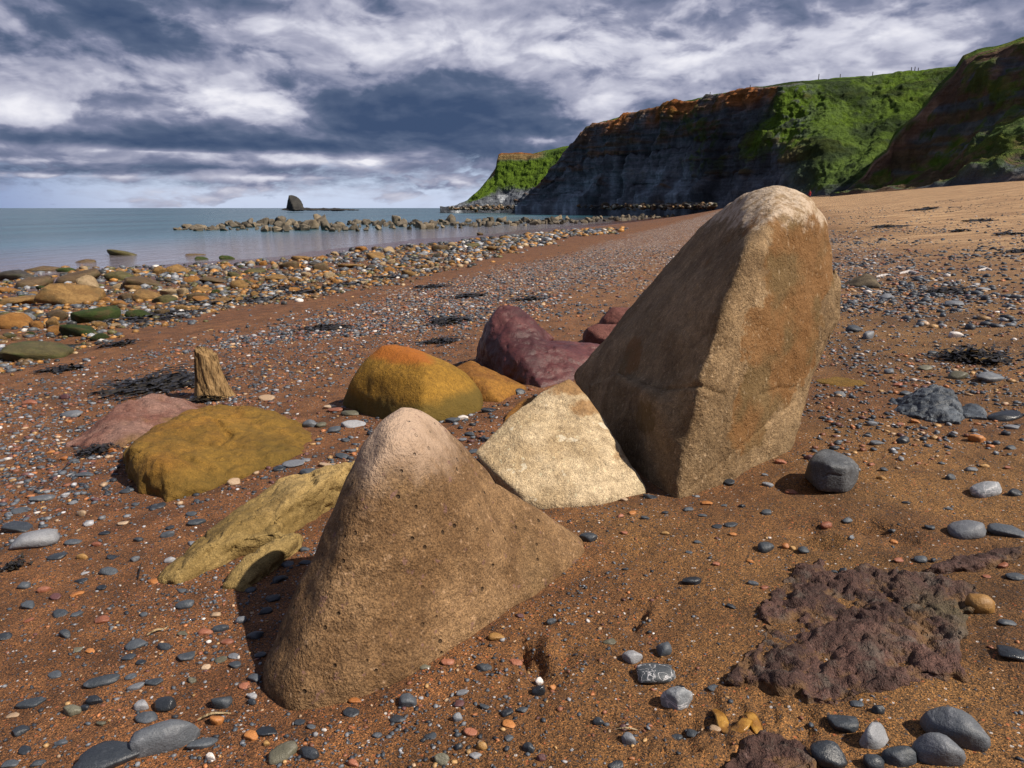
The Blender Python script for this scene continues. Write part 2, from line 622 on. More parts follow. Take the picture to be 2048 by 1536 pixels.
build_sea()
_pm = water_material('pool_water', (.02, .028, .03), 3.0, .12)
for i, (px, py, rx, ry, a) in enumerate(POOLS):
    g = G(px, py)
    zc = float(T0(g[0:1], g[1:2])[0]) - .055
    th = np.linspace(0, 2 * math.pi, 48, endpoint=False)
    rr = 1.0 + .12 * np.sin(3 * th + i) + .08 * np.sin(5 * th)
    ux, uy = rx * rr * np.cos(th), ry * rr * np.sin(th); ca, sa_ = math.cos(math.radians(a)), math.sin(math.radians(a))
    v = [(g[0], g[1], zc)] + [(g[0] + X_ * ca - Y_ * sa_, g[1] + X_ * sa_ + Y_ * ca, zc) for X_, Y_ in zip(ux, uy)]
    f = [(0, 1 + k, 1 + (k + 1) % 48) for k in range(48)]
    link('tide_pool', mesh_np('tide_pool', v, f), _pm, kind='structure')


# ------------------------------------------------------------------ cliffs
def cliff_material():
    m, n = material('cliff_face')
    pos = n.pos()
    col = n.attr('col', 'Color'); gr = n.attr('grass')
    x, y, z = n.sep(pos)
    st = n.noise(n.scale(pos, (.03, .03, 1.3)), 1.0, 5, .65)
    blot = n.noise(pos, .22, 6, .65)
    vert = n.noise(n.scale(pos, (1, 1, .12)), .30, 5, .65)
    k = n.ramp(st * .22 + blot * .42 + vert * .36, [(.34, (.35, .33, .35)), (.5, (.95, .95, .95)), (.64, (2.0, 1.95, 1.9))])
    rock = n.mix(1.0, col, k, 'MULTIPLY')
    g1 = n.noise(pos, .55, 6, .7)
    gs = n.noise(n.scale(pos, (1, 1, .35)), .9, 5, .7)
    gk = n.ramp(g1 * .5 + gs * .5, [(.3, (.45, .48, .5)), (.5, (.95, .95, .9)), (.70, (1.6, 1.5, 1.25))])
    grass = n.mix(1.0, col, gk, 'MULTIPLY')
    c = n.mix(gr, rock, grass)
    h = st * .4 + blot * 2.0 + vert * 1.2 + n.noise(pos, 1.4, 5, .7) * .8
    nb = n.bump(h, .9, 1.8)
    n.out(c, .95, nb, .08)
    return m


CLIFF_MAT = cliff_material()


def build_cliff(name, cols, steep_fn, color_fn, ns, nt, plateau=220, seed=0, amp=1.0, foot=0.0):
    """cols: rows (px, base_py, base_Y, top_py, setback)"""
    c = np.array(cols, float)
    px = np.linspace(c[0, 0], c[-1, 0], ns)
    bpy_, bY, tpy, sb = (np.interp(px, c[:, 0], c[:, k]) for k in (1, 2, 3, 4))
    B = np.array([P(a, b, d) for a, b, d in zip(px, bpy_, bY)])
    Tp = np.array([P(a, b, d) for a, b, d in zip(px, tpy, bY + sb)])
    t = np.linspace(0, 1, nt)
    g = steep_fn(px)                         # 1 = sheer face, 0 = grassy slope
    sd = np.interp(t, [0, .25, .45, .52, .62, .80, .88, 1], [0, .30, .38, .46, .50, .58, .70, 1])
    sh = np.interp(t, [0, .25, .45, .52, .62, .80, .88, 1], [0, .20, .48, .52, .70, .92, .95, 1])
    ld = np.interp(t, [0, .15, .5, .8, 1], [0, .10, .45, .72, 1]); lh = np.interp(t, [0, .15, .5, .8, 1], [0, .14, .52, .86, 1])
    ld = ld * (1 - foot) + foot * np.interp(t, [0, .15, .45, .6, .8, 1], [0, .26, .68, .76, .86, 1])
    lh = lh * (1 - foot) + foot * np.interp(t, [0, .15, .45, .6, .8, 1], [0, .09, .36, .58, .88, 1])
    hd = g[:, None] * sd + (1 - g[:, None]) * ld
    hv = g[:, None] * sh + (1 - g[:, None]) * lh
    V = np.empty((ns, nt, 3))
    V[:, :, 0] = B[:, None, 0] + (Tp - B)[:, None, 0] * hd
    V[:, :, 1] = B[:, None, 1] + (Tp - B)[:, None, 1] * hd
    V[:, :, 2] = B[:, None, 2] + (Tp - B)[:, None, 2] * hv
    # outward normal in plan: towards the sea and the camera
    du = np.gradient(V, axis=0); dv = np.gradient(V, axis=1)
    N = np.cross(dv, du); N /= np.linalg.norm(N, axis=2)[:, :, None] + 1e-9
    if N[ns // 2, nt // 2, 1] > 0:
        N = -N
    p = V.reshape(-1, 3)
    tt = np.broadcast_to(t, (ns, nt)).ravel(); gg = np.broadcast_to(g[:, None], (ns, nt)).ravel(); xx = np.broadcast_to(px[:, None], (ns, nt)).ravel()
    env = sstep(tt, 0, .08) * (1 - .95 * sstep(tt, .70, .92))
    flute = fbm(p * [1, 1, .16] + seed, .075, 4, .55, True)
    lump = fbm(p + seed + 50, .05, 4)
    strata = fbm(p * [.06, .06, 1] + seed, .45, 3)
    fine = fbm(p + seed + 9, .30, 4, .6)
    dsp = env * amp * (1 - .45 * (1 - gg)) * (gg * (3.2 * flute + 1.3 * strata) + 6.5 * lump + 1.9 * fine + (1 - gg) * 1.4 * flute)
    p = p + N.reshape(-1, 3) * dsp[:, None]
    p[:, 2] += (tt > .97) * .5 * fbm(p, .15, 3)
    col, gr = color_fn(p, tt, gg, xx, flute, lump, strata, fine)
    bush = gr * (fbm(p + 77, .14, 4, .6) * 1.5 + .22 * fbm(p + 7, .9, 3))
    p = p + N.reshape(-1, 3) * bush[:, None] * (env * (1 - .85 * sstep(tt, .78, .92)))[:, None]
    V = p.reshape(ns, nt, 3)
    # plateau behind the edge and a skirt below the beach
    back = []
    for k, dd in enumerate((4, 15, 50, plateau)):
        e = V[:, -1, :].copy(); dirv = (Tp - CAM) * [1, 1, 0]; dirv /= np.linalg.norm(dirv, axis=1)[:, None]
        e += dirv * dd; e[:, 2] += -.15 * dd ** .7
        back.append(e)
    low = V[:, 0, :].copy(); low[:, 2] -= 14
    V = np.concatenate([low[:, None], V, np.stack(back, 1)], 1)
    col = col.reshape(ns, nt, 3); gr = gr.reshape(ns, nt)
    col = np.concatenate([col[:, :1], col] + [col[:, -1:]] * 4, 1); gr = np.concatenate([gr[:, :1], gr] + [gr[:, -1:]] * 4, 1)
    me = mesh_np(name, V.reshape(-1, 3), grid_faces(ns, nt + 5))
    put_attr(me, 'col', col.reshape(-1, 3)); put_attr(me, 'grass', gr.ravel())
    return link(name, me, CLIFF_MAT, kind='structure')


SHALE = np.array([.125, .140, .165]); BROWN = np.array([.135, .085, .058]); OCHRE = np.array([.30, .115, .038]); PALE = np.array([.30, .325, .35])
GRASS = np.array([.070, .118, .014]); DKGRASS = np.array([.042, .074, .014])


def lerp(a, b, t):
    return a * (1 - t)[:, None] + b * t[:, None]


def col_main(p, t, g, x, flute, lump, strata, fine):
    n = len(p)
    c = np.tile(SHALE, (n, 1))
    c = lerp(c, BROWN, sstep(.6 * strata + .6 * lump + .5 * (t - .45), .0, .3))
    talus = (1 - sstep(t, .28, .40)) * sstep(fbm(p * [1, 1, .25], .09, 4) + .15, -.05, .25)
    c = lerp(c, PALE * [.75, .85, .95], talus * .9 * (1 - sstep(x, 1380, 1460)))
    gully_shade = sstep(fbm(p * [1, 1, .12] + 23, .035, 3), .02, .22)  # gully shade painted into the colour as dark upright bands
    c = c * (1 - .65 * gully_shade * (1 - sstep(t, .5, .7)))[:, None]
    ledge = np.exp(-((t + .05 * lump - .50) / .025) ** 2) + .7 * np.exp(-((t + .06 * lump - .66) / .018) ** 2)  # shade along the ledges, painted into the colour as dark level lines
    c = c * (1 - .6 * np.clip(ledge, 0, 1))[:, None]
    oc = sstep(t, .64, .74) * (1 - sstep(t, .80, .86)) * sstep(x, 1180, 1230) * (1 - sstep(x, 1540, 1580)) * sstep(fbm(p * [1, 1, .4] + 5, .06, 4) + .02, -.02, .2)
    c = lerp(c, OCHRE, oc)
    gr = sstep(t + .06 * fine, .82, .87) * sstep(x, 1110, 1220)
    gr = np.maximum(gr, sstep(x + 120 * lump + 60 * fine, 1470, 1560) * sstep(t + .18 * fine + .05 * lump, .30, .40) * (1 - .7 * sstep(fine + .4 * flute, .12, .3)))
    gr = np.maximum(gr, sstep(x, 1560, 1640) * sstep(t + .1 * fine, .02, .10) * .9)
    gr = np.maximum(gr, .55 * sstep(fine + lump, .18, .34) * sstep(t, .2, .4) * sstep(x, 1200, 1400))
    gc = lerp(np.tile(GRASS * 1.25, (n, 1)), DKGRASS * .7, sstep(fbm(p * [1, 1, .6] + 3, .06, 5, .6), -.12, .16))
    return lerp(c, gc, np.clip(gr, 0, 1)), np.clip(gr, 0, 1)


def col_spur(p, t, g, x, flute, lump, strata, fine):
    n = len(p)
    c = np.tile(BROWN, (n, 1))
    c = lerp(c, SHALE * .8, sstep(strata, -.05, .2))
    c = lerp(c, BROWN * 1.7, sstep(t, .62, .72) * (1 - sstep(t, .86, .92)) * sstep(fbm(p * [1, 1, .5], .12, 4), -.05, .2))
    gr = np.maximum(sstep(t + .1 * fine, .86, .92), (1 - sstep(t + .14 * fine + .15 * lump, .50, .66)) * (1 - .85 * sstep(flute + fine, .25, .5)))
    gr = np.maximum(gr, .8 * sstep(fine + lump, -.05, .2))
    gr *= sstep(t + .05 * fine, .02, .09)
    gc = lerp(np.tile(GRASS, (n, 1)), DKGRASS, sstep(fbm(p + 3, .12, 4), -.1, .25))
    gc = lerp(gc * 1.25, np.array([.22, .19, .065]), .6 * sstep(fbm(p * [1, 1, .5] + 13, .35, 4), .05, .3))
    return lerp(c, gc, np.clip(gr, 0, 1)), np.clip(gr, 0, 1)


def col_head(p, t, g, x, flute, lump, strata, fine):
    n = len(p)
    c = np.tile(SHALE * .9, (n, 1))
    c = lerp(c, PALE * 1.3, sstep(fbm(p, .12, 3) + .2 * strata, .10, .3) * (1 - sstep(x, 1000, 1060)))
    nab = sstep(t, .70, .76) * (1 - sstep(x, 1075, 1100)) * sstep(x, 975, 990)
    c = lerp(c, np.array([.20, .13, .06]), nab)
    c = lerp(c, OCHRE * .75, sstep(t, .90, .94) * nab)
    gr = sstep(t + .08 * fine, .26, .36) * (1 - nab * .9) * sstep(x, 925, 945)
    gr = np.maximum(gr, sstep(t, .93, .97) * sstep(x, 1055, 1075))
    gc = lerp(np.tile(GRASS * 1.25, (n, 1)), DKGRASS * 1.2, sstep(fbm(p + 3, .08, 4), 0, .3))
    return lerp(c, gc, np.clip(gr, 0, 1)), np.clip(gr, 0, 1)


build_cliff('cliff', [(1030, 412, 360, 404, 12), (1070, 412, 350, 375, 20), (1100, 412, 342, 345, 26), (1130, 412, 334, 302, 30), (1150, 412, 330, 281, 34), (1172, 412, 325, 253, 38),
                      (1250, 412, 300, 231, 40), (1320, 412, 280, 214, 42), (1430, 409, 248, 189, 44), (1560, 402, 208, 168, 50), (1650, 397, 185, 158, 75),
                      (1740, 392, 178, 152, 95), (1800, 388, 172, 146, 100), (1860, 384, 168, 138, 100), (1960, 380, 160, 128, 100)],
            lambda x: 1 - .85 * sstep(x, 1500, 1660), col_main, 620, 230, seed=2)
build_cliff('grassy_bluff', [(1660, 394, 152, 392, 2), (1690, 390, 148, 382, 5), (1708, 388, 146, 366, 8), (1728, 386, 144, 350, 10), (1748, 384, 142, 318, 14), (1772, 382, 139, 300, 17), (1788, 381, 137, 268, 20), (1806, 380, 135, 250, 24), (1834, 379, 132, 226, 27), (1856, 378, 129, 196, 31), (1874, 377, 126, 172, 33), (1905, 375, 122, 142, 38),
                     (1926, 374, 119, 112, 40), (1955, 372, 115, 98, 42), (2000, 370, 110, 90, 43), (2048, 368, 104, 76, 44), (2300, 360, 84, 40, 42), (3000, 345, 62, -60, 40), (5200, 330, 40, -400, 40)],
            lambda x: .12 + .10 * sstep(x, 1850, 2000), col_spur, 600, 170, seed=21, amp=1.25, foot=1.0)
build_cliff('headland', [(880, 416, 470, 414.5, 6), (910, 416, 466, 411, 8), (935, 415.5, 464, 400, 16), (960, 415, 462, 378, 26), (980, 414, 462, 352, 38), (992, 414, 462, 334, 44), (997, 414, 462, 309, 46), (1003, 414, 462, 306, 46),
                         (1040, 413, 455, 305, 52), (1065, 413, 450, 307, 56), (1100, 413, 445, 299, 60), (1145, 413, 440, 290, 60), (1240, 413, 430, 280, 60)],
            lambda x: .55 + 0 * x, col_head, 320, 140, seed=40, amp=.8)


# ------------------------------------------------------------------ rock sculpting
def smooth_np(v, edges, it, lam=.5):
    n = len(v)
    deg = np.bincount(edges.ravel(), minlength=n).astype(float)
    deg[deg == 0] = 1
    a, b = edges[:, 0], edges[:, 1]
    for _ in range(it):
        s = np.empty_like(v)
        for k in range(3):
            s[:, k] = np.bincount(a, v[b, k], n) + np.bincount(b, v[a, k], n)
        v = v + lam * (s / deg[:, None] - v)
    return v


def sculpt(hulls, voxel, smooth, origin):
    """union of convex hulls -> voxel remesh -> rounded; returns a mesh whose vertices are relative to origin"""
    bm = bmesh.new()
    for h in hulls:
        vs = [bm.verts.new(Vector(np.asarray(p) - origin)) for p in h]
        r = bmesh.ops.convex_hull(bm, input=vs)
        junk = [g for g in r['geom_interior'] + r['geom_unused'] if isinstance(g, bmesh.types.BMVert)]
        bmesh.ops.delete(bm, geom=list(set(junk)), context='VERTS')
    bmesh.ops.recalc_face_normals(bm, faces=bm.faces[:])
    me = bpy.data.meshes.new('tmp'); bm.to_mesh(me); bm.free()
    o = bpy.data.objects.new('tmp', me); COL.objects.link(o)
    md = o.modifiers.new('r', 'REMESH'); md.mode = 'VOXEL'; md.voxel_size = voxel
    dg = bpy.context.evaluated_depsgraph_get()
    ev = o.evaluated_get(dg)
    m2 = bpy.data.meshes.new_from_object(ev)
    bpy.data.objects.remove(o); bpy.data.meshes.remove(me)
    m2.polygons.foreach_set('use_smooth', np.ones(len(m2.polygons), bool))
    e = np.empty(len(m2.edges) * 2, np.int32); m2.edges.foreach_get('vertices', e)
    v = smooth_np(co_of(m2), e.reshape(-1, 2), smooth)
    set_co(m2, v)
    return m2


ROCKS = []      # (object, mesh in world coordinates) for ray casts


def pts(lst, under=.16):
    """(px, py) -> ground contact (plus a copy under the sand); (px, py, Y) -> that depth; ('w', x, y, dz) -> world with height above sand"""
    out = []
    for p in lst:
        if p[0] == 'w':
            out.append(np.array([p[1], p[2], float(T0(p[1:2], p[2:3])[0]) + p[3]]))
        elif len(p) == 2:
            g = G(*p); out.append(g + [0, 0, .02]); out.append(g - [0, 0, under])
        else:
            out.append(P(*p))
    return out


def rock(name, hulls, voxel, smooth, mat, label, cat='rock', lumps=(), cracks=(), ridged=(), extra=None, seed=0, under=.16, **props):
    hs = [pts(h, under) for h in hulls]
    allp = np.concatenate([np.array(h) for h in hs])
    o3 = allp.mean(0); o3[2] = float(T0(o3[0:1], o3[1:2])[0])
    me = sculpt(hs, voxel, smooth, o3)
    v = co_of(me); nn = no_of(me)
    d = np.zeros(len(v))
    for sc, am in lumps:
        d += am * fbm(v + seed * 3.1, sc, 3)
    for sc, am in ridged:
        d -= am * np.clip(fbm(v + seed * 5.7, sc, 3, .5, True) - .55, 0, 1)
    v = v + nn * d[:, None]
    set_co(me, v)
    if cracks:
        bv = BVHTree.FromPolygons([Vector(a) for a in v], [tuple(p.vertices) for p in me.polygons])
        nn = no_of(me)
        for line, wd, dep in cracks:
            pp = []
            for (a, b), (c, e) in zip(line[:-1], line[1:]):
                k = max(2, int(math.hypot(c - a, e - b) / 3))
                for t in np.linspace(0, 1, k):
                    dd = ray(a + (c - a) * t, b + (e - b) * t)
                    hit = bv.ray_cast(Vector(CAM - o3), Vector(dd).normalized())
                    if hit[0] is not None:
                        pp.append(hit[0])
            if not pp:
                continue
            pp = np.array(pp)
            best = np.full(len(v), 9.0)
            for s in range(0, len(v), 4000):
                best[s:s + 4000] = np.sqrt(((v[s:s + 4000, None, :] - pp[None]) ** 2).sum(2)).min(1)
            best += .5 * wd * fbm(v, 25, 2)
            v = v - nn * (dep * np.exp(-(np.maximum(best, 0) / wd) ** 2))[:, None]
        set_co(me, v)
    if extra:
        extra(me, v + o3)
    ob = link(name, me, mat, label=label, category=cat, **props)
    ob.location = o3
    ROCKS.append((ob, v + o3, me))
    return ob


# ------------------------------------------------------------------ rock materials
def stone(name, c0, c1, c2, mid=(.42, .60), grit=220, pits=26, pit_amt=.5, speck=.35, rough=.85, spec=.25, bump=.9, extra=None, scale=1.0):
    m, n = material(name)
    pos = n.coord('Object')
    a = n.noise(pos, 2.6 * scale, 5, .6)
    b = n.noise(n.scale(pos, 1, (3, 5, 7)), 9 * scale, 5, .65)
    base = n.mix((a * .7 + b * .3).step(*mid), c0, c1)
    base = n.mix(n.noise(n.scale(pos, 1, (9, 2, 4)), 1.6 * scale, 4, .6).step(.48, .66), base, c2)
    g = n.noise(pos, grit, 2, .7)
    base = n.mix(1.0, base, n.ramp(g, [(.28, (.42, .40, .38)), (.5, (1, 1, 1)), (.72, (1.7, 1.7, 1.65))]), 'MULTIPLY')
    mo = n.noise(n.scale(pos, 1, (11, 4, 2)), 30 * scale, 4, .7)
    base = n.mix(1.0, base, n.ramp(mo, [(.3, (.68, .66, .64)), (.5, (1, 1, 1)), (.7, (1.32, 1.32, 1.3))]), 'MULTIPLY')
    sp = n.noise(n.scale(pos, 1, (1, 8, 3)), 48 * scale, 3, .6).step(.60, .72)
    base = n.mix(sp * speck, base, tuple(min(.8, c * 1.9 + .06) for c in c1))
    pd = n.voro(n.scale(pos, 1, (5, 5, 1)), pits * scale)
    pc = n.sep(n.voro(n.scale(pos, 1, (5, 5, 1)), pits * scale, out='Color'))[0]
    pit = pd.step(.20, .10) * pc.step(.45, .75)
    base = n.mix(pit * pit_amt, base, tuple(c * .22 for c in c0))
    if extra:
        base = extra(n, pos, base)
    h = g * .0035 + b * .020 + n.noise(pos, 60 * scale, 3, .65) * .009 - pit * .010 * pit_amt
    nb = n.bump(h, bump, 1.0)
    n.out(base, rough, nb, spec)
    return m


def ex_front(n, pos, base):
    top = n.attr('top')
    k = (top + (n.noise(pos, 7, 5, .65) - .5) * .8).step(.40, .92)
    base = n.mix(k * .85, base, (.46, .335, .245))
    sp = n.noise(n.scale(pos, 1, (2, 2, 2)), 26, 3, .55).step(.64, .70)
    return n.mix(sp * .7, base, (.16, .085, .075))


def ex_mid(n, pos, base):
    st = n.attr('stain')
    k = (st + (n.noise(pos, 14, 5, .65) - .5) * .8).step(.34, .56)
    base = n.mix(k * .8, base, n.mix(n.noise(pos, 40, 3, .6).step(.4, .6), (.18, .09, .03), (.28, .15, .055)))
    w_ = n.noise(n.scale(pos, 1, (4, 4, 4)), 10, 3, .5).step(.66, .70)
    return n.mix(w_ * .6, base, (.66, .60, .46))


def ex_tall(n, pos, base):
    st = n.attr('stain'); top = n.attr('top')
    k = (st + (n.noise(pos, 6, 6, .7) - .5) * 1.2).step(.34, .44)
    base = n.mix(k * .80, base, n.mix(n.noise(pos, 3.5, 3).step(.45, .6), (.185, .085, .024), (.130, .080, .028)))
    k = (top + (n.noise(n.scale(pos, (1, 1, .7), (3, 1, 6)), 9, 6, .72) - .5) * 1.9).step(.45, .75)
    base = n.mix(k * .85, base, n.mix(n.noise(pos, 22, 4, .65).step(.36, .58), (.26, .18, .10), (.52, .42, .32)))
    fl = n.noise(n.scale(pos, (1, 1, .5), (7, 7, 7)), 55, 2, .5).step(.64, .72)
    return n.mix(fl * .35, base, (.52, .40, .26))


def ex_moss(color, amt, low=.30):
    def f(n, pos, base):
        k = (n.noise(n.scale(pos, 1, (6, 6, 1)), 3.0, 5, .6) + n.attr('low') * .35).step(.45, .75)
        return n.mix(k * amt, base, color)
    return f


def ex_vein(n, pos, base):
    v = n.noise(pos, 5.5, 3, .5, 1.2)
    k = ((v - .5).fn('ABSOLUTE')).step(.014, .004)
    return n.mix(k * .8, base, (.55, .56, .58))


def ex_sand(n, pos, base):
    k = (n.attr('low') * 1.0 + (n.noise(pos, 9, 5, .7) - .5) * 1.6).step(.95, 1.15)
    base = n.mix(k * .85, base, (.150, .080, .032))
    g = n.noise(n.scale(pos, 1, (2, 7, 1)), 12, 4, .65).step(.52, .66)
    return n.mix(g * .5, base, (.125, .105, .085))


M_FRONT = stone('tan_pitted_sandstone', (.125, .070, .031), (.215, .130, .064), (.158, .096, .045), extra=ex_front, pit_amt=.8, speck=.55, grit=170, bump=1.1)
M_MID = stone('cream_sandstone', (.34, .25, .145), (.47, .37, .24), (.40, .32, .20), extra=ex_mid, pit_amt=.25, pits=40, speck=.35)
M_TALL = stone('weathered_sandstone', (.145, .092, .045), (.270, .182, .098), (.205, .140, .075), extra=ex_tall, pit_amt=.3, pits=34, speck=.5, bump=1.1)
M_MUST = stone('mustard_sandstone', (.175, .085, .013), (.250, .130, .021), (.145, .080, .013), pit_amt=.5, pits=60, speck=.12, extra=ex_moss((.085, .062, .012), .5))


def ex_dome(n, pos, base):
    k = (n.attr('top') + (n.noise(pos, 5, 5, .6) - .5) * .7).step(.45, .8)
    base = n.mix(k * .9, base, (.31, .095, .012))
    k = (n.attr('low') + (n.noise(pos, 4, 4, .6) - .5) * .5).step(.35, .8)  # dark green-brown, stronger towards the bottom
    return n.mix(k * .8, base, (.085, .062, .012))


M_DOME = stone('ochre_dome_sandstone', (.205, .108, .013), (.250, .135, .019), (.190, .105, .013), pit_amt=.4, pits=60, speck=.10, extra=ex_dome)
M_BROWN = stone('ochre_brown_sandstone', (.165, .070, .014), (.250, .118, .020), (.20, .095, .018), pit_amt=.3, pits=60, speck=.1)
M_MAROON = stone('maroon_ironstone', (.046, .012, .013), (.080, .022, .022), (.110, .038, .035), pit_amt=.6, pits=18, speck=.10, rough=.5, spec=.4, bump=.6)
M_MARPINK = stone('pink_brown_ironstone', (.095, .032, .025), (.150, .060, .046), (.140, .075, .035), pit_amt=.4, pits=24, speck=.2, rough=.65)
M_PINK = stone('pinkish_grey_sandstone', (.135, .060, .045), (.195, .112, .090), (.135, .080, .028), pit_amt=.4, pits=30, speck=.2)
M_SLAB = stone('pale_yellow_sandstone', (.205, .132, .045), (.320, .220, .088), (.240, .160, .056), pit_amt=.5, pits=45, speck=.15, extra=ex_moss((.120, .085, .022), .4))
M_GREY = stone('smooth_grey_limestone', (.055, .061, .070), (.100, .106, .116), (.072, .078, .088), pit_amt=.2, pits=40, speck=.25, rough=.6, spec=.35, bump=.5)
M_BLUE = stone('blue_grey_shale', (.028, .036, .048), (.070, .085, .105), (.160, .185, .215), mid=(.40, .62), pit_amt=.3, pits=30, speck=.2, rough=.5, spec=.4)
M_WEEDY = stone('weedy_purple_rock', (.040, .019, .015), (.092, .046, .036), (.080, .062, .034), pit_amt=.7, pits=30, speck=.4, rough=.75, spec=.3, bump=1.4, extra=ex_sand)
M_OLIVE = stone('dark_olive_stone', (.060, .045, .028), (.115, .090, .055), (.09, .065, .035), pit_amt=.3, pits=60, speck=.2)


def height_attr(lo, hi, stains=()):
    """'top' rises with height, 'low' falls; 'stain' = blobs at world points (px, py, Y, radius, amount)"""
    def f(me, w_):
        z = w_[:, 2]
        g = T0(w_[:, 0], w_[:, 1])
        put_attr(me, 'top', sstep(z, lo, hi)); put_attr(me, 'low', 1 - sstep(z - g, 0, .28 if hi - lo > .15 else .09))
        if stains:
            s = np.zeros(len(w_))
            for px, py, Y, r, a in stains:
                s = np.maximum(s, a * np.exp(-((w_ - P(px, py, Y)) ** 2).sum(1) / r ** 2))
            put_attr(me, 'stain', s)
    return f


# ------------------------------------------------------------------ the boulders
rock('boulder', [
    [(570, 1420), (700, 1402), (820, 1352), (950, 1272), (1060, 1192), (528, 1375), (522, 1335), (542, 1280, 1.92), (585, 1180, 1.98), (632, 1080, 2.05), (685, 975, 2.12),
     (728, 880, 2.20), (765, 828, 2.25), (800, 804, 2.30), (838, 810, 2.33), (875, 833, 2.38), (930, 886, 2.46), (985, 948, 2.52),
     (775, 872, 2.08), (830, 868, 2.11), (890, 912, 2.20), (950, 978, 2.29), (1010, 1040, 2.38),
     ('w', -.62, 2.35, -.1), ('w', -.2, 2.62, -.1), ('w', .1, 2.72, -.1), ('w', -.25, 2.5, .4)],
    [(950, 1272), (1060, 1192), (1130, 1142), (1170, 1108), (985, 955, 2.42), (1040, 998, 2.56), (1100, 1042, 2.62), (1168, 1076, 2.66), (1040, 1050, 2.42), (1110, 1085, 2.50), ('w', .1, 2.75, -.1), ('w', .27, 2.75, -.1)]],
    .0085, 45, M_FRONT, 'tan pitted triangular boulder tapering to a low tail, nearest in the foreground', 'boulder',
    lumps=((3, .020), (9, .006)), extra=height_attr(1.95, 2.52), seed=1)
rock('boulder', [
    [(1085, 1020), (1200, 1008), (1294, 984), (1040, 985, 3.02), (1000, 955, 3.08), (945, 905, 3.25), (1005, 845, 3.40), (1078, 783, 3.55), (1138, 754, 3.62), (1160, 770, 3.60), (1182, 810, 3.50), (1214, 860, 3.40), (1245, 910, 3.30), (1268, 950, 3.22),
     ('w', .05, 3.75, -.1), ('w', .35, 4.0, -.1), ('w', .62, 3.6, -.1)]],
    .010, 14, M_MID, 'cream wedge boulder with a rusty edge, wedged between tan and tall boulders', 'boulder',
    lumps=((4, .022), (12, .007)), cracks=[([(1060, 1002), (1090, 940), (1190, 925), (1245, 935)], .004, .004)],
    extra=height_attr(2.1, 2.6, [(1140, 775, 3.6, .10, 1), (1165, 830, 3.5, .10, 1), (1195, 880, 3.4, .08, 1), (1225, 920, 3.3, .07, 1), (1250, 955, 3.25, .06, .9), (1110, 790, 3.55, .08, .6)]), seed=2)
rock('boulder', [
    [(1352, 1000), (1420, 978), (1500, 930), (1572, 907), (1592, 820, 3.70), (1625, 740, 3.80), (1668, 640, 3.92), (1676, 500, 3.92), (1660, 436, 3.88), (1617, 390, 3.84), (1552, 368, 3.87),
     (1484, 382, 4.1), (1438, 416, 4.35), (1384, 470, 4.6), (1335, 545, 4.8), (1275, 615, 4.95), (1212, 682, 5.0), (1142, 752, 5.0),
     (1402, 745, 3.12), (1450, 610, 3.20), (1494, 500, 3.32), (1540, 425, 3.52), (1600, 425, 3.58), (1192, 840, 4.1), (1240, 915, 3.62), (1290, 970, 3.30),
     ('w', .6, 5.0, -.1), ('w', .9, 5.4, -.1), ('w', 1.5, 4.6, -.1), ('w', 1.3, 4.9, .7)],
    [(1640, 640, 3.95), (1672, 520, 3.98), (1690, 560, 4.0), (1684, 630, 3.98), (1660, 700, 3.95), (1640, 560, 4.15), (1650, 640, 4.2)],
    [(1352, 1000), (1350, 890, 3.08), (1292, 775, 3.40), (1232, 738, 4.0), (1170, 765, 4.5), (1240, 915, 3.62), (1290, 970, 3.3), (1400, 960, 3.1), (1390, 820, 3.15)]],
    .0105, 58, M_TALL, 'tall leaning sandstone boulder with bleached top and rusty brown stains', 'boulder',
    lumps=((2.2, .035), (7, .012)),
    cracks=[([(1285, 765), (1330, 778), (1400, 772), (1450, 790)], .008, .014), ([(1520, 790), (1560, 775), (1592, 776)], .007, .012),
            ([(1365, 990), (1440, 930), (1520, 860), (1590, 800)], .007, .010), ([(1565, 900), (1580, 850), (1588, 800)], .004, .006)],
    extra=height_attr(2.80, 3.12, [(1560, 600, 3.65, .36, 1), (1600, 520, 3.75, .32, 1), (1520, 690, 3.55, .32, 1), (1550, 460, 3.6, .2, .7), (1480, 800, 3.4, .22, .9), (1460, 860, 3.3, .12, .75), (1270, 720, 4.0, .15, .9), (1310, 830, 3.4, .12, .8), (1580, 720, 3.7, .2, .8), (1380, 560, 3.8, .2, .35)]), seed=3)
rock('boulder', [
    [(330, 1003), (400, 988), (480, 960), (560, 928), (604, 908), (616, 885), (252, 955), (285, 988), (244, 905, 3.75), (300, 855, 4.25), (380, 820, 4.60), (430, 808, 4.75), (510, 812, 4.75), (572, 846, 4.55),
     (262, 890, 3.72), (330, 925, 3.52), ('w', -2.5, 4.5, -.1), ('w', -1.7, 5.0, -.1), ('w', -1.2, 4.7, -.1)]],
    .012, 14, M_MUST, 'broad flat-topped mustard boulder with a bite-shaped crease on top', 'boulder',
    lumps=((3, .04), (8, .022), (20, .008)), ridged=((3.5, .05),), cracks=[([(430, 838), (445, 855), (460, 872), (440, 885)], .018, .028), ([(420, 890), (390, 888)], .012, .015), ([(360, 915), (400, 925), (450, 918)], .014, .014)],
    extra=height_attr(1.8, 2.1), seed=4)
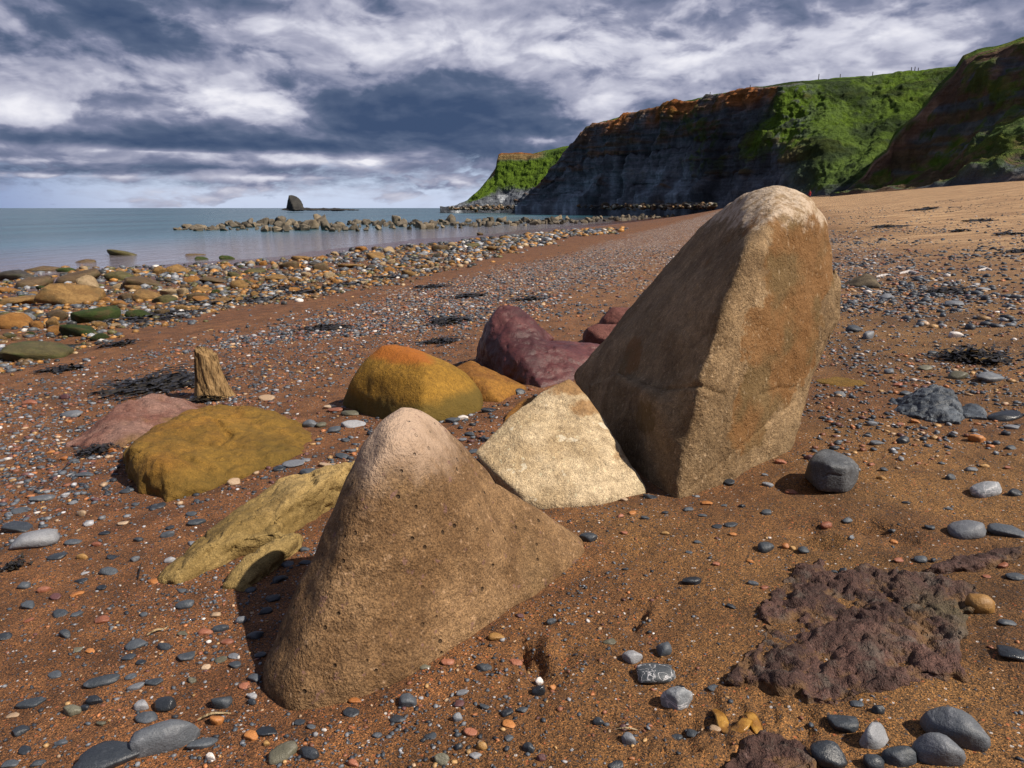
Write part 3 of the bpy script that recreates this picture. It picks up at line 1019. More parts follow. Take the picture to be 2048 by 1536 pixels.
rock('boulder', [
    [(682, 808), (760, 838), (842, 853), (905, 838), (966, 818), (700, 765, 5.05), (728, 716, 5.15), (765, 686, 5.2), (812, 690, 5.25), (872, 713, 5.25), (932, 742, 5.15), (962, 780, 5.0), (852, 722, 4.85), (850, 765, 4.65),
     (745, 740, 4.95), ('w', -1.1, 5.7, -.1), ('w', -.4, 5.8, -.1), ('w', -.2, 5.4, -.1)]],
    .012, 45, M_DOME, 'domed mustard boulder with rusty orange top and dark green-brown base', 'boulder',
    lumps=((3, .018), (10, .006)), extra=height_attr(1.88, 2.10), seed=5)
rock('boulder', [
    [(905, 800), (1000, 806), (1055, 778), (905, 735, 5.5), (940, 718, 5.6), (992, 742, 5.5), (1050, 772, 5.35), (960, 760, 5.2), ('w', -.3, 6.0, -.1), ('w', .1, 5.9, -.1)]],
    .012, 25, M_BROWN, 'low ochre brown boulder tucked behind the domed mustard boulder', 'boulder', lumps=((4, .012), (12, .004)), ridged=((6, .03),), extra=height_attr(1.8, 2.0), seed=6)
rock('boulder', [
    [(1010, 760), (1080, 776), (1150, 760), (945, 718), (970, 680, 6.1), (974, 632, 6.2), (1000, 604, 6.3), (1040, 611, 6.35), (1064, 636, 6.4), (1045, 690, 5.9), (1000, 690, 5.9), ('w', -.2, 7.0, -.1), ('w', .2, 6.9, -.1)],
    [(1045, 772), (1150, 760), (1215, 735), (1060, 680, 6.2), (1110, 686, 6.2), (1185, 694, 6.3), (1232, 688, 6.4), (1100, 690, 5.9), (1180, 715, 5.9), ('w', .2, 6.9, -.1), ('w', .9, 6.9, -.1)],
    [(1050, 640, 6.35), (1085, 652, 6.4), (1110, 680, 6.4), (1060, 690, 6.1), (1090, 690, 6.6)]],
    .013, 26, M_MAROON, 'dark maroon saddle-shaped boulder with a rounded knob', 'boulder', lumps=((3, .040), (9, .008)), ridged=((5, .03),), extra=height_attr(1.9, 2.2), seed=7)
rock('boulder', [[(1165, 690), (1240, 700), (1300, 690), (1172, 655, 7.2), (1190, 648, 7.3), (1230, 655, 7.3), (1270, 650, 7.4), (1300, 655, 7.4), ('w', .8, 7.9, -.1), ('w', 1.5, 7.9, -.1)]],
     .016, 12, M_MARPINK, 'squat pinkish brown rock between maroon and tall boulders', 'rock', lumps=((4, .03), (11, .012)), extra=height_attr(1.8, 2), seed=8)
rock('boulder', [[(1200, 655), (1300, 660), (1202, 635, 8.4), (1222, 614, 8.5), (1280, 612, 8.6), (1300, 620, 8.6), ('w', 1.1, 9.2, -.1), ('w', 1.8, 9.2, -.1)]],
     .018, 12, M_MARPINK, 'rounded reddish rock furthest back beside the tall boulder', 'rock', lumps=((4, .03), (11, .012)), extra=height_attr(1.8, 2.1), seed=9)
rock('boulder', [
    [(128, 892), (175, 898), (240, 898), (330, 860), (205, 838, 4.85), (258, 797, 5.15), (305, 786, 5.3), (350, 798, 5.3), (380, 815, 5.2), (215, 860, 4.6), ('w', -3.1, 5.3, -.1), ('w', -2.3, 5.8, -.1)]],
    .013, 12, M_PINK, 'low pinkish grey rock lying behind the flat mustard boulder', 'rock', lumps=((3, .05), (8, .022), (20, .006)), ridged=((4, .05),), extra=height_attr(1.7, 1.9), seed=10)
rock('boulder', [
    [(308, 1160), (345, 1172), (395, 1095, 2.66), (480, 1018, 2.95), (555, 958, 3.20), (640, 940, 3.25), (725, 915, 3.35), (700, 990), (600, 1042), (470, 1125), (420, 1085, 2.62), (560, 990, 2.95), (640, 965, 3.05), ('w', -1.3, 3.4, -.1), ('w', -.7, 3.7, -.1)],
    [(436, 1178), (490, 1184), (560, 1125), (606, 1075), (478, 1118, 2.52), (560, 1062, 2.66), (600, 1064, 2.68), (520, 1098, 2.55)],
    [(470, 1120), (560, 1060, 2.7), (600, 1040), (480, 1040, 2.85), (560, 1000, 2.9), (440, 1090, 2.62)]],
    .0095, 12, M_SLAB, 'pale yellow furrowed slab with a tongue, half buried left of tan boulder', 'slab', lumps=((4, .03), (10, .012), (26, .004)), ridged=((9, .035),),
    cracks=[([(330, 1160), (395, 1120), (440, 1090), (470, 1050), (520, 1020)], .006, .012), ([(480, 1080), (540, 1050), (590, 1020)], .006, .012), ([(600, 985), (625, 965), (620, 950)], .016, .03), ([(400, 1150), (450, 1110), (500, 1075)], .006, .010)],
    extra=height_attr(1.8, 2.0), seed=11)
rock('boulder', [
    [(1640, 985, 2.97), (1690, 990, 2.97), (1622, 960, 3.02), (1618, 920, 3.05), (1632, 903, 3.1), (1670, 903, 3.12), (1700, 912, 3.1), (1722, 930, 3.05), (1720, 958, 3.02), (1705, 985, 3.0), (1660, 930, 2.94), (1690, 935, 2.94), ('w', 1.36, 3.2, .0), ('w', 1.52, 3.2, .0), ('w', 1.45, 3.2, .14)]],
    .005, 42, M_GREY, 'smooth dark grey rounded stone casting a shadow, beside the tall boulder', 'stone', lumps=((7, .008),), cracks=[([(1690, 925), (1712, 925), (1715, 938)], .006, .010), ([(1645, 955), (1660, 948), (1680, 952)], .004, .006)], extra=height_attr(1.9, 2), seed=12)
rock('boulder', [
    [(1800, 830), (1860, 845), (1920, 850), (1930, 845), (1835, 796, 4.2), (1850, 776, 4.3), (1872, 770, 4.3), (1885, 784, 4.2), (1908, 780, 4.25), (1922, 802, 4.1), (1928, 830, 4.0), (1870, 815, 4.0), ('w', 2.3, 4.5, -.05), ('w', 2.7, 4.5, -.05)]],
    .007, 5, M_BLUE, 'jagged blue-grey rock on the right-hand sand', 'rock', lumps=((6, .03), (14, .018), (30, .006)), ridged=((9, .045),), extra=height_attr(1.9, 2), seed=13)
rock('boulder', [
    [(1928, 838), (1975, 842), (1932, 815, 4.15), (1942, 803, 4.2), (1958, 805, 4.2), (1972, 822, 4.15), ('w', 2.75, 4.5, -.05), ('w', 2.85, 4.4, -.05)]],
    .006, 4, M_BLUE, 'small dark angular rock touching the jagged blue-grey rock', 'rock', lumps=((8, .02), (18, .008)), extra=height_attr(1.9, 2), seed=14)
rock('boulder', [
    [(1632, 768), (1680, 778), (1732, 772), (1640, 755, 5.5), (1670, 744, 5.6), (1700, 748, 5.6), (1728, 764, 5.5), ('w', 2.4, 5.9, -.05), ('w', 2.7, 5.9, -.05)]],
    .008, 10, M_MUST, 'small mustard stone lying right of the tall boulder', 'stone', lumps=((6, .015),), extra=height_attr(1.9, 2), seed=15)
rock('boulder', [
    [(1708, 574), (1760, 576), (1716, 560, 11.0), (1732, 546, 11.2), (1748, 552, 11.2), (1762, 570, 11.0), ('w', 5.1, 11.5, -.05), ('w', 5.5, 11.4, -.05)]],
    .018, 5, M_OLIVE, 'dark olive peaked stone on the shingle beyond the tall boulder', 'stone', lumps=((4, .03),), extra=height_attr(1.9, 2), seed=16)
rock('boulder', [
    [(1005, 850), (1060, 840), (1012, 825, 4.6), (1040, 800, 4.8), (1075, 790, 4.9), (1090, 810, 4.8), ('w', .2, 5.0, -.05)]],
    .010, 12, M_BROWN, 'brown rock peeking out behind the cream wedge boulder', 'rock', lumps=((6, .012),), extra=height_attr(1.8, 2), seed=17)
# the weed-grown ledge at the right, broken into patches
rock('rock_ledge', [
    [(1520, 1235), (1535, 1180), (1600, 1135), (1640, 1125), (1555, 1210, 2.12), (1600, 1150, 2.24), (1660, 1190), (1600, 1260)],
    [(1640, 1160), (1720, 1140), (1800, 1150), (1680, 1160, 2.20), (1740, 1165, 2.17), (1700, 1235), (1600, 1250)],
    [(1760, 1160), (1850, 1150), (1960, 1180), (1985, 1205), (1800, 1170, 2.12), (1900, 1180, 2.10), (1880, 1240), (1790, 1235, 1.98), (1800, 1262)],
    [(1445, 1370), (1490, 1300), (1580, 1270), (1700, 1260), (1520, 1315, 1.83), (1600, 1290, 1.86), (1560, 1345), (1640, 1330)],
    [(1600, 1400), (1680, 1420), (1760, 1380), (1640, 1350, 1.72), (1720, 1340, 1.74), (1800, 1350), (1850, 1330), (1660, 1310), (1820, 1300)],
    [(1480, 1360), (1540, 1225), (1640, 1150), (1800, 1160), (1950, 1195), (1900, 1340), (1780, 1375), (1650, 1395), (1560, 1290, 1.86), (1700, 1200, 2.07), (1850, 1230, 2.0), (1700, 1330, 1.78)],
    [(1830, 1345), (1850, 1290, 1.92), (1880, 1270, 1.95), (1920, 1310, 1.86), (1930, 1360), (1870, 1360), (1900, 1280), (1840, 1280)]],
    .0075, 5, M_WEEDY, 'low broken purple-brown ledge furred with weed, in the right foreground', 'rock', lumps=((6, .040), (14, .026), (32, .010)), ridged=((9, .05), (18, .025)), extra=height_attr(1.8, 1.9), seed=18, under=.05)
rock('rock_ledge', [
    [(1448, 1530), (1490, 1490), (1540, 1478), (1600, 1490), (1630, 1530), (1500, 1500, 1.53), (1560, 1495, 1.53), (1450, 1570), (1630, 1580)]],
    .006, 5, M_WEEDY, 'small purple-brown weedy ledge at the bottom edge of the sand', 'rock', lumps=((7, .022), (16, .014), (36, .005)), ridged=((12, .03),), extra=height_attr(1.8, 1.9), seed=19, under=.05)
rock('rock_ledge', [
    [(1845, 1148), (1900, 1120), (1990, 1105), (2048, 1098), (1900, 1128, 2.27), (1980, 1112, 2.3), (1960, 1140), (2040, 1118)]],
    .007, 4, M_WEEDY, 'thin strip of weedy ledge showing through sand, right of the scuffed patch', 'rock', lumps=((7, .014), (16, .012)), ridged=((12, .03),), extra=height_attr(1.8, 1.9), seed=20, under=.05)

# ------------------------------------------------------------------ sea stack
M_STACK = stone('sea_stack_shale', (.018, .018, .019), (.036, .035, .032), (.055, .05, .038), scale=.05, grit=3, pit_amt=.3, bump=1.0)
rock('sea_stack', [
    [(573, 421, 600), (575, 414, 600), (577, 404, 600), (576.5, 390, 600), (583, 389.5, 603), (592, 392, 605), (599, 396.5, 605), (604, 404, 604), (605.5, 412, 602), (608, 421, 600), (575, 421, 618), (606, 421, 618), (580, 392, 614), (600, 400, 614), (590, 421, 594)],
    [(556, 421, 598), (565, 417.5, 602), (600, 415, 602), (640, 416, 602), (700, 418, 604), (730, 421, 604), (640, 421, 590), (600, 416, 612), (700, 420, 615)]],
    .55, 2, M_STACK, 'dark fin-shaped sea stack standing on the horizon', 'sea stack', lumps=((.12, 1.0), (.35, .6)), extra=height_attr(0, 10), seed=30)


# ------------------------------------------------------------------ loose stones: shapes and placing helpers
def ico(sub):
    bm = bmesh.new(); bmesh.ops.create_icosphere(bm, subdivisions=sub, radius=1.0)
    bm.verts.ensure_lookup_table()
    v = np.array([x.co[:] for x in bm.verts]); f = np.array([[y.index for y in x.verts] for x in bm.faces])
    bm.free()
    return v, f


ICO1, ICO2, ICO3 = ico(1), ico(2), ico(3)


def pebble_shape(v, seed, rough=.22, boxy=.25, angular=0.0):
    """unit pebble: an uneven rounded lump within about +-1 on each axis"""
    r = np.random.default_rng(seed)
    e = 1 - boxy * r.uniform(.3, 1)
    s = np.sign(v) * np.abs(v) ** e
    s /= np.abs(s).max()
    s *= (1 + rough * fbm(v + seed * 7.7, .9, 2) + rough * .35 * fbm(v + seed * 3.3, 2.6, 2))[:, None]
    # a few flats knocked off
    for k in range(int(2 + angular * 8)):
        d = r.normal(size=3); d /= np.linalg.norm(d); h = r.uniform(.62, .9) - .12 * angular
        x = s @ d
        s -= np.clip(x - h, 0, None)[:, None] * d * (.75 + .2 * angular)
    sh = r.uniform(-.18, .18, 2)
    s[:, 0] += sh[0] * s[:, 1]; s[:, 2] += sh[1] * s[:, 0]
    return s


def shape_meshes(name, n, base, slot=True, **k):
    out = []
    for i in range(n):
        me = mesh_np(name, pebble_shape(base[0], 100 + i, **k), base[1])
        me.materials.append(None)
        out.append(me)
    return out


PEB = shape_meshes('pebble', 18, ICO3, rough=.26, angular=.3)
STO = shape_meshes('shore_stone', 14, ICO3, rough=.34, angular=.55)
REE = shape_meshes('reef_rock', 14, ICO3, rough=.55, angular=1.4)

_bv = []
for o_, v_, me_ in ROCKS[:-1]:
    _bv.append(BVHTree.FromPolygons([Vector(a) for a in v_], [tuple(p.vertices) for p in me_.polygons]))
_box = [(v_.min(0), v_.max(0)) for o_, v_, me_ in ROCKS[:-1]]


def on_rock(x, y, z, pad=.0):
    """the highest boulder surface above (x, y), or None where there is open sand"""
    for (lo, hi), b in zip(_box, _bv):
        if lo[0] - pad < x < hi[0] + pad and lo[1] - pad < y < hi[1] + pad:
            h = b.ray_cast(Vector((x, y, 9)), Vector((0, 0, -1)))
            if h[0] is not None and h[0].z > z - .02:
                return h[0].z
    return None


def hidden(p):
    d = Vector(p) - Vector(CAM); L = d.length; d.normalize()
    for b in _bv:
        h = b.ray_cast(Vector(CAM), d)
        if h[0] is not None and h[3] < L - .02:
            return True
    return False


def place(name, me, mat, loc, dims, yaw, tilt=(0, 0), **props):
    o = bpy.data.objects.new(name, me)
    COL.objects.link(o)
    o.material_slots[0].link = 'OBJECT'; o.material_slots[0].material = mat
    o.location = loc; o.scale = [d * .5 for d in dims]
    o.rotation_euler = (tilt[0], tilt[1], yaw)
    for k, v in props.items():
        o[k] = v
    return o


ORD = ('first second third fourth fifth sixth seventh eighth ninth tenth eleventh twelfth thirteenth fourteenth fifteenth sixteenth seventeenth eighteenth nineteenth '
       'twentieth twenty-first twenty-second twenty-third twenty-fourth twenty-fifth twenty-sixth twenty-seventh twenty-eighth twenty-ninth thirtieth').split()


def label_all(items):
    """items: (object, look, place, px). Things of one look in one place are told apart by counting from the left."""
    buckets = {}
    for it in items:
        buckets.setdefault((it[1], it[2]), []).append(it)
    for (look, where), its in buckets.items():
        its.sort(key=lambda i: i[3])
        for k, (o, _, _, _) in enumerate(its):
            o['label'] = f'{look} {where}' if len(its) == 1 else f'{ORD[k] if k < len(ORD) else ORD[-1]} from left, {look} {where}'


def pebble_mat(name, c0, c1, c2, **k):
    a = dict(grit=260, pits=60, pit_amt=.15, speck=.25, rough=.55, spec=.4, bump=.45, scale=3.0); a.update(k)
    m, n = material(name)
    pos = n.pos()
    r = X(n.nt, n.node('ShaderNodeObjectInfo').outputs['Random'])
    A_ = n.noise(pos, 16, 4, .6)
    base = n.mix((A_ * .5 + r * .5).step(.3, .7), c0, c1)
    base = n.mix(n.noise(n.scale(pos, 1, (3, 1, 2)), 38, 4, .65).step(.52, .70) * .6, base, c2)
    if a.get('vein'):
        v = n.noise(pos, a['vein'], 3, .5, 1.5)
        base = n.mix((v - .5).fn('ABSOLUTE').step(.022, .006) * .85, base, (.50, .50, .52))
    g = n.noise(pos, 320, 2, .7)
    base = n.mix(1.0, base, n.ramp(g, [(.25, (.7, .7, .7)), (.5, (1, 1, 1)), (.75, (1.35, 1.35, 1.35))]), 'MULTIPLY')
    h = g * .0012 + A_ * .006 + n.noise(pos, 75, 3, .6) * .0035
    n.out(base, a['rough'], n.bump(h, .8, 1.0), a['spec'])
    return m


PM = {
    's': ('slate-grey', pebble_mat('slate', (.032, .040, .050), (.062, .073, .088), (.10, .11, .13))),
    'd': ('dark slate', pebble_mat('dark_slate', (.016, .020, .027), (.034, .041, .051), (.065, .075, .09), rough=.42)),
    'k': ('glossy black', pebble_mat('black_stone', (.010, .012, .016), (.022, .026, .032), (.04, .05, .06), rough=.28, spec=.5)),
    'g': ('mid-grey', pebble_mat('grey_stone', (.085, .095, .110), (.140, .150, .170), (.20, .21, .23))),
    'p': ('pale grey', pebble_mat('pale_grey_stone', (.19, .20, .22), (.29, .295, .315), (.17, .17, .18))),
    'w': ('whitish', pebble_mat('white_stone', (.50, .46, .44), (.64, .60, .57), (.42, .36, .34))),
    'r': ('brick-red', pebble_mat('brick_red_stone', (.20, .070, .038), (.29, .110, .062), (.34, .17, .11))),
    'o': ('orange', pebble_mat('orange_stone', (.27, .095, .024), (.38, .155, .045), (.22, .07, .02))),
    'y': ('ochre', pebble_mat('ochre_stone', (.25, .130, .035), (.36, .21, .075), (.20, .10, .03))),
    't': ('tan', pebble_mat('tan_stone', (.33, .23, .145), (.42, .31, .21), (.26, .17, .10))),
    'm': ('maroon', pebble_mat('maroon_stone', (.065, .025, .028), (.105, .045, .045), (.14, .08, .08))),
    'e': ('olive-grey', pebble_mat('olive_grey_stone', (.085, .080, .055), (.13, .125, .09), (.17, .16, .13))),
    'v': ('white-veined dark', pebble_mat('veined_dark_stone', (.035, .042, .050), (.060, .070, .082), (.09, .10, .11), vein=24)),
    'V': ('white-veined pale', pebble_mat('veined_pale_stone', (.18, .195, .215), (.26, .275, .30), (.34, .35, .37), vein=14)),
}
LANDMARKS = [  # phrase, world point
    ('tan boulder', (-.25, 2.1)), ('cream wedge boulder', (.4, 3.4)), ('tall boulder', (1.1, 3.9)), ('flat mustard boulder', (-1.8, 4.1)), ('domed mustard boulder', (-.7, 5.1)),
    ('maroon boulder', (.3, 6.3)), ('pinkish grey rock', (-2.7, 5.0)), ('driftwood stump', (-2.44, 5.66)), ('pale yellow slab', (-1.1, 2.9)), ('smooth grey stone', (1.45, 3.05)),
    ('jagged blue-grey rock', (2.4, 4.1)), ('weedy ledge', (1.1, 1.9)), ('small mustard stone', (2.55, 5.6)), ('olive peaked stone', (5.25, 10.9))]


def where(x, y):
    best = min(LANDMARKS, key=lambda l: math.hypot(x - l[1][0], y - l[1][1]) * (1.0))
    dx_, dy_ = x - best[1][0], y - best[1][1]
    if abs(dx_) > abs(dy_) * .8:
        rel = 'right of' if dx_ > 0 else 'left of'
    else:
        rel = 'behind' if dy_ > 0 else 'in front of'
    return f'{rel} the {best[0]}'


# ------------------------------------------------------------------ pebbles picked out one by one: px, py, width, height, kind
TABLE = """1906 1475 92 70 g -.6 .6|1872 1517 72 66 g|1745 1482 55 56 p|1658 1520 66 50 d|1747 1530 36 30 d|1797 1522 54 38 s|1683 1446 54 38 s|1756 1424 20 20 d|2020 1314 55 26 k|1763 1270 66 40 s -.7 .5|1709 1262 36 16 d
1353 1408 62 56 V|1960 1216 46 40 y|1971 984 54 32 V|1933 1064 62 40 g|2013 1064 60 20 s|2027 989 27 16 d|1457 965 24 16 d|1535 972 22 10 p|1583 982 26 14 r|1533 1029 22 13 s|1953 880 27 18 o|1754 888 31 11 g
1531 1100 34 25 s|1571 1098 16 13 o|1584 1100 13 11 y|1433 1058 21 10 d|1462 1055 27 10 d|1383 1168 40 20 d|1529 1178 16 9 r|1506 1171 20 11 s|1462 1216 20 10 d|1361 1371 19 14 k|2013 1245 29 11 s|2031 1153 31 11 s
870 1321 31 27 d|993 1280 33 18 y|1031 1326 27 15 r|1079 1359 18 18 w|1104 1368 16 15 o|1077 1383 27 26 k|815 1402 35 30 s|916 1439 21 23 g|1264 1316 42 30 p|1326 1305 34 34 s|1306 1348 88 44 v|1283 1333 16 9 r|1258 1485 28 30 g|1247 1456 16 15 m|1196 1445 20 18 d
1057 1499 24 21 d|1017 1479 20 13 s|883 1520 30 24 e|963 1496 20 21 y|916 1496 18 14 d|1082 1518 18 26 m|1177 1083 36 24 d|65 1088 84 40 p .2 .6|147 1083 27 12 s|115 1113 32 12 d|58 1214 27 15 s|120 1231 27 14 s|205 1241 25 15 r|217 1146 34 18 s|270 1123 19 12 g|203 1177 20 12 d
371 1211 34 20 s|328 1296 27 15 d|371 1315 31 20 s|205 1364 58 18 s .35 .42|273 1376 29 14 g|309 1368 29 12 s|383 1362 20 13 e|285 1417 26 22 p|328 1414 44 32 k|294 1441 38 22 s|441 1409 40 30 s|432 1443 27 23 o|332 1489 108 66 g .5 .42|225 1525 110 34 d .4 .6|405 1487 52 20 s .5 .45|567 1508 51 34 e|617 1508 40 24 d
533 1460 37 18 d|422 1515 19 17 w|504 1392 19 14 p|503 1404 20 14 d|489 1371 21 14 r|509 1356 28 17 s|63 1405 41 16 s|502 1470 27 19 o|533 1484 12 11 y|417 1283 10 8 w|707 853 52 20 p 0 .55|623 865 50 22 y|620 852 30 20 g|643 853 22 13 e|666 863 33 16 s
670 822 36 14 r|701 829 38 15 e|467 968 26 17 t|586 933 46 19 g|533 797 34 15 t|145 830 40 16 g|37 1056 52 17 d|41 1021 30 13 s|170 953 30 9 s|394 1046 32 14 s|312 1011 34 11 d|383 1031 22 11 s|85 1000 40 13 g|660 815 26 12 t|952 818 22 12 y|905 845 30 14 s|925 838 24 12 w|978 822 34 12 d
1979 763 59 21 g|1914 759 33 18 e|1737 676 25 18 g|1707 662 29 18 s|1912 673 27 14 w|1905 611 36 12 g|1775 598 27 13 g|1966 581 22 10 p|1776 751 20 12 g|1680 795 24 12 g|1778 811 27 18 d|2024 857 26 10 g|2010 837 60 15 k|1830 845 18 9 o|1800 850 16 8 r|1868 705 24 9 s|1850 740 26 11 e|1765 480 14 6 d
1300 995 30 12 d|1265 1030 16 9 o|1290 1040 18 10 s|1240 1035 14 8 r|1330 1030 14 8 d|1375 1022 22 10 s|1420 1120 10 6 d|1330 1070 16 9 y|1250 1140 14 8 d|940 870 24 11 s|945 905 26 12 s|925 880 18 9 g|620 950 40 16 s|650 935 30 12 t|560 940 26 13 d|700 905 26 12 g|685 918 32 13 s
575 910 26 12 d|610 925 22 11 g|690 880 20 10 s|545 1120 0 0 s|510 1270 34 18 s|530 1220 26 16 d|560 1160 30 17 d|575 1130 24 14 s|520 1310 22 14 d|470 1330 24 14 s|480 1240 26 16 g|455 1280 24 13 r|430 1230 22 11 t|585 1085 26 15 d|610 1100 20 12 s|500 1180 22 12 s|545 1195 28 16 d"""
peb_items = []
_used = []


def add_pebble(px, py, wpx, hpx, kind, r, yaw=None, ratio=None):
    g = G(px, py)
    dist = np.linalg.norm(g - CAM)
    wd = wpx / F * dist * .97
    th = math.asin((CAMZ - g[2]) / dist)
    happ = hpx / F * dist
    dep = wd * (ratio or r.uniform(.55, .85))
    yaw = r.uniform(-.5, .5) if yaw is None else yaw
    thick = np.clip((happ - dep * math.sin(th) * .8) / math.cos(th) * 1.1, .26 * wd, .85 * wd)
    x, y = g[0], g[1]
    z = Tz(x, y)
    if on_rock(x, y, z) is not None:
        return False
    c = (x, y, z + thick * .22)
    if hidden((x, y, z + thick * .4)):
        return False
    look, mat = PM[kind]
    o = place('pebble', PEB[r.integers(len(PEB))], mat, c, (wd, dep, thick), yaw, (r.uniform(-.12, .12), r.uniform(-.16, .16)),
              category='pebble', group='pebbles lying on the sand')
    size = 'large' if wpx > 45 else 'small' if wpx < 22 else ''
    form = 'rounded' if thick > .55 * wd else 'flat'
    peb_items.append((o, ' '.join(t for t in (size, form, look, 'pebble') if t), where(x, y), px))
    _used.append((px, py, max(wpx, 10)))
    return True


for ent in TABLE.replace('\n', '|').split('|'):
    a = ent.split()
    if float(a[2]) > 0:
        add_pebble(*[float(t) for t in a[:4]], a[4], rng, *[float(t) for t in a[5:]])
tries = 0
while len(peb_items) < 290 and tries < 3000:
    tries += 1
    py = 760 + 776 * rng.random() ** .8; px = rng.uniform(10, 2040)
    if px > 1050 and py > 1150 and rng.random() < .8: continue
    if any(abs(px - u[0]) < u[2] * .7 + 8 and abs(py - u[1]) < u[2] * .5 + 6 for u in _used): continue
    wp = rng.uniform(13, 25) * (1 + .3 * (py > 1250))
    add_pebble(px, py, wp, wp * rng.uniform(.42, .7), rng.choice(list('sssssddddgprroyetm')), rng)
label_all(peb_items)

# ------------------------------------------------------------------ shingle: the countless rest, one mesh
PALETTE = np.array([(.055, .066, .082), (.095, .108, .128), (.030, .035, .045), (.16, .17, .19), (.30, .30, .32), (.48, .45, .43), (.19, .075, .042), (.33, .13, .05), (.33, .20, .085), (.36, .25, .16), (.10, .045, .042)])


def scatter(pos, size, yaw, tilt, color, base, nvar, seed, **k):
    """join many small stones into one mesh; pos (n,3), size (n,3)"""
    n = len(pos)
    var = np.stack([pebble_shape(base[0], seed + i, **k) for i in range(nvar)])
    pick = rng.integers(nvar, size=n)
    v = var[pick] * (size[:, None, :] * .5)
    ct, st = np.cos(tilt)[:, None], np.sin(tilt)[:, None]
    y2 = v[:, :, 1] * ct - v[:, :, 2] * st; z2 = v[:, :, 1] * st + v[:, :, 2] * ct
    c, s = np.cos(yaw)[:, None], np.sin(yaw)[:, None]
    v = np.stack([v[:, :, 0] * c - y2 * s, v[:, :, 0] * s + y2 * c, z2], 2) + pos[:, None, :]
    nv = base[0].shape[0]
    f = (base[1][None] + (np.arange(n) * nv)[:, None, None]).reshape(-1, 3)
    return v.reshape(-1, 3), f, np.repeat(color, nv, 0)


def attr_stone_mat(name, rough=.6):
    m, n = material(name)
    pos = n.pos()
    c = n.attr('col', 'Color')
    k = n.noise(pos, 60, 3, .65)
    base = n.mix(1.0, c, n.ramp(k, [(.3, (.6, .6, .6)), (.5, (1, 1, 1)), (.7, (1.5, 1.5, 1.5))]), 'MULTIPLY')
    n.out(base, rough, n.bump(k, .5, .008), .35)
    return m


def field(n, r0, r1, s0, s1, dens, base, seed, azr=(-41, 41), pal=None, w_=None):
    out_p, out_s = [], []
    got = 0
    while got < n:
        k = n * 3
        r_ = np.exp(rng.uniform(math.log(r0), math.log(r1), k)); a_ = np.radians(rng.uniform(*azr, k))
        x, y = r_ * np.sin(a_), r_ * np.cos(a_)
        keep = rng.random(k) < dens(x, y)
        x, y = x[keep], y[keep]
        z = T(x, y)
        ok = np.array([on_rock(a, b, c) is None for a, b, c in zip(x, y, z)])
        x, y, z = x[ok], y[ok], z[ok]
        L = s0 * (s1 / s0) ** (rng.random(len(x)) ** 1.9) 
        sz = np.stack([L, L * rng.uniform(.5, .9, len(x)), L * rng.uniform(.22, .6, len(x))], 1)
        out_p.append(np.stack([x, y, z + sz[:, 2] * .18], 1)); out_s.append(sz)
        got += len(x)
    p = np.concatenate(out_p)[:n]; s = np.concatenate(out_s)[:n]
    wts = np.array(w_ if w_ is not None else (.25, .18, .17, .08, .035, .02, .11, .05, .04, .04, .04)); wts = wts / wts.sum()
    c = PALETTE[rng.choice(len(PALETTE), n, p=wts)] * rng.uniform(.75, 1.3, (n, 1))
    return scatter(p, s, rng.uniform(0, 6.28, n), rng.uniform(-.25, .25, n), c, base, 14, seed, rough=.25)


def dens_near(x, y):
    p3 = np.stack([x, y, 0 * x], 1)
    q = Q(x, y)
    left = (1 - sstep(q, -1.4, .1)) * .45
    clump = sstep(fbm(p3 + 60, 1.4, 3), -.05, .35)
    return np.clip(.014 + left * (.12 + .9 * clump) + .9 * shingle_map(x, y), 0, 1)


parts = [field(9000, 1.25, 4.2, .005, .020, dens_near, ICO1, 300),
         field(21000, 3.6, 11, .011, .055, lambda x, y: .02 + shingle_map(x, y), ICO1, 340),
         field(13000, 9, 30, .030, .10, lambda x, y: .02 + shingle_map(x, y), ICO1, 360),
         field(5000, 8, 70, .04, .16, lambda x, y: .25 * sstep(Q(x, y), -2, 4) * np.clip(.2 + fbm(np.stack([x, y * .5, 0 * x], 1), .3, 3), 0, 1), ICO1, 380, w_=(.3, .2, .3, .05, .02, .02, .03, 0, .02, .02, .04))]
off = 0; V_, F_, C_ = [], [], []
for v, f, c in parts:
    V_.append(v); F_.append(f + off); C_.append(c); off += len(v)
me = mesh_np('shingle', np.concatenate(V_), np.concatenate(F_)); put_attr(me, 'col', np.concatenate(C_))
link('shingle', me, attr_stone_mat('shingle_stones', .5), kind='stuff', label='mixed slate, brick and pale shingle strewn over the sand', category='shingle')

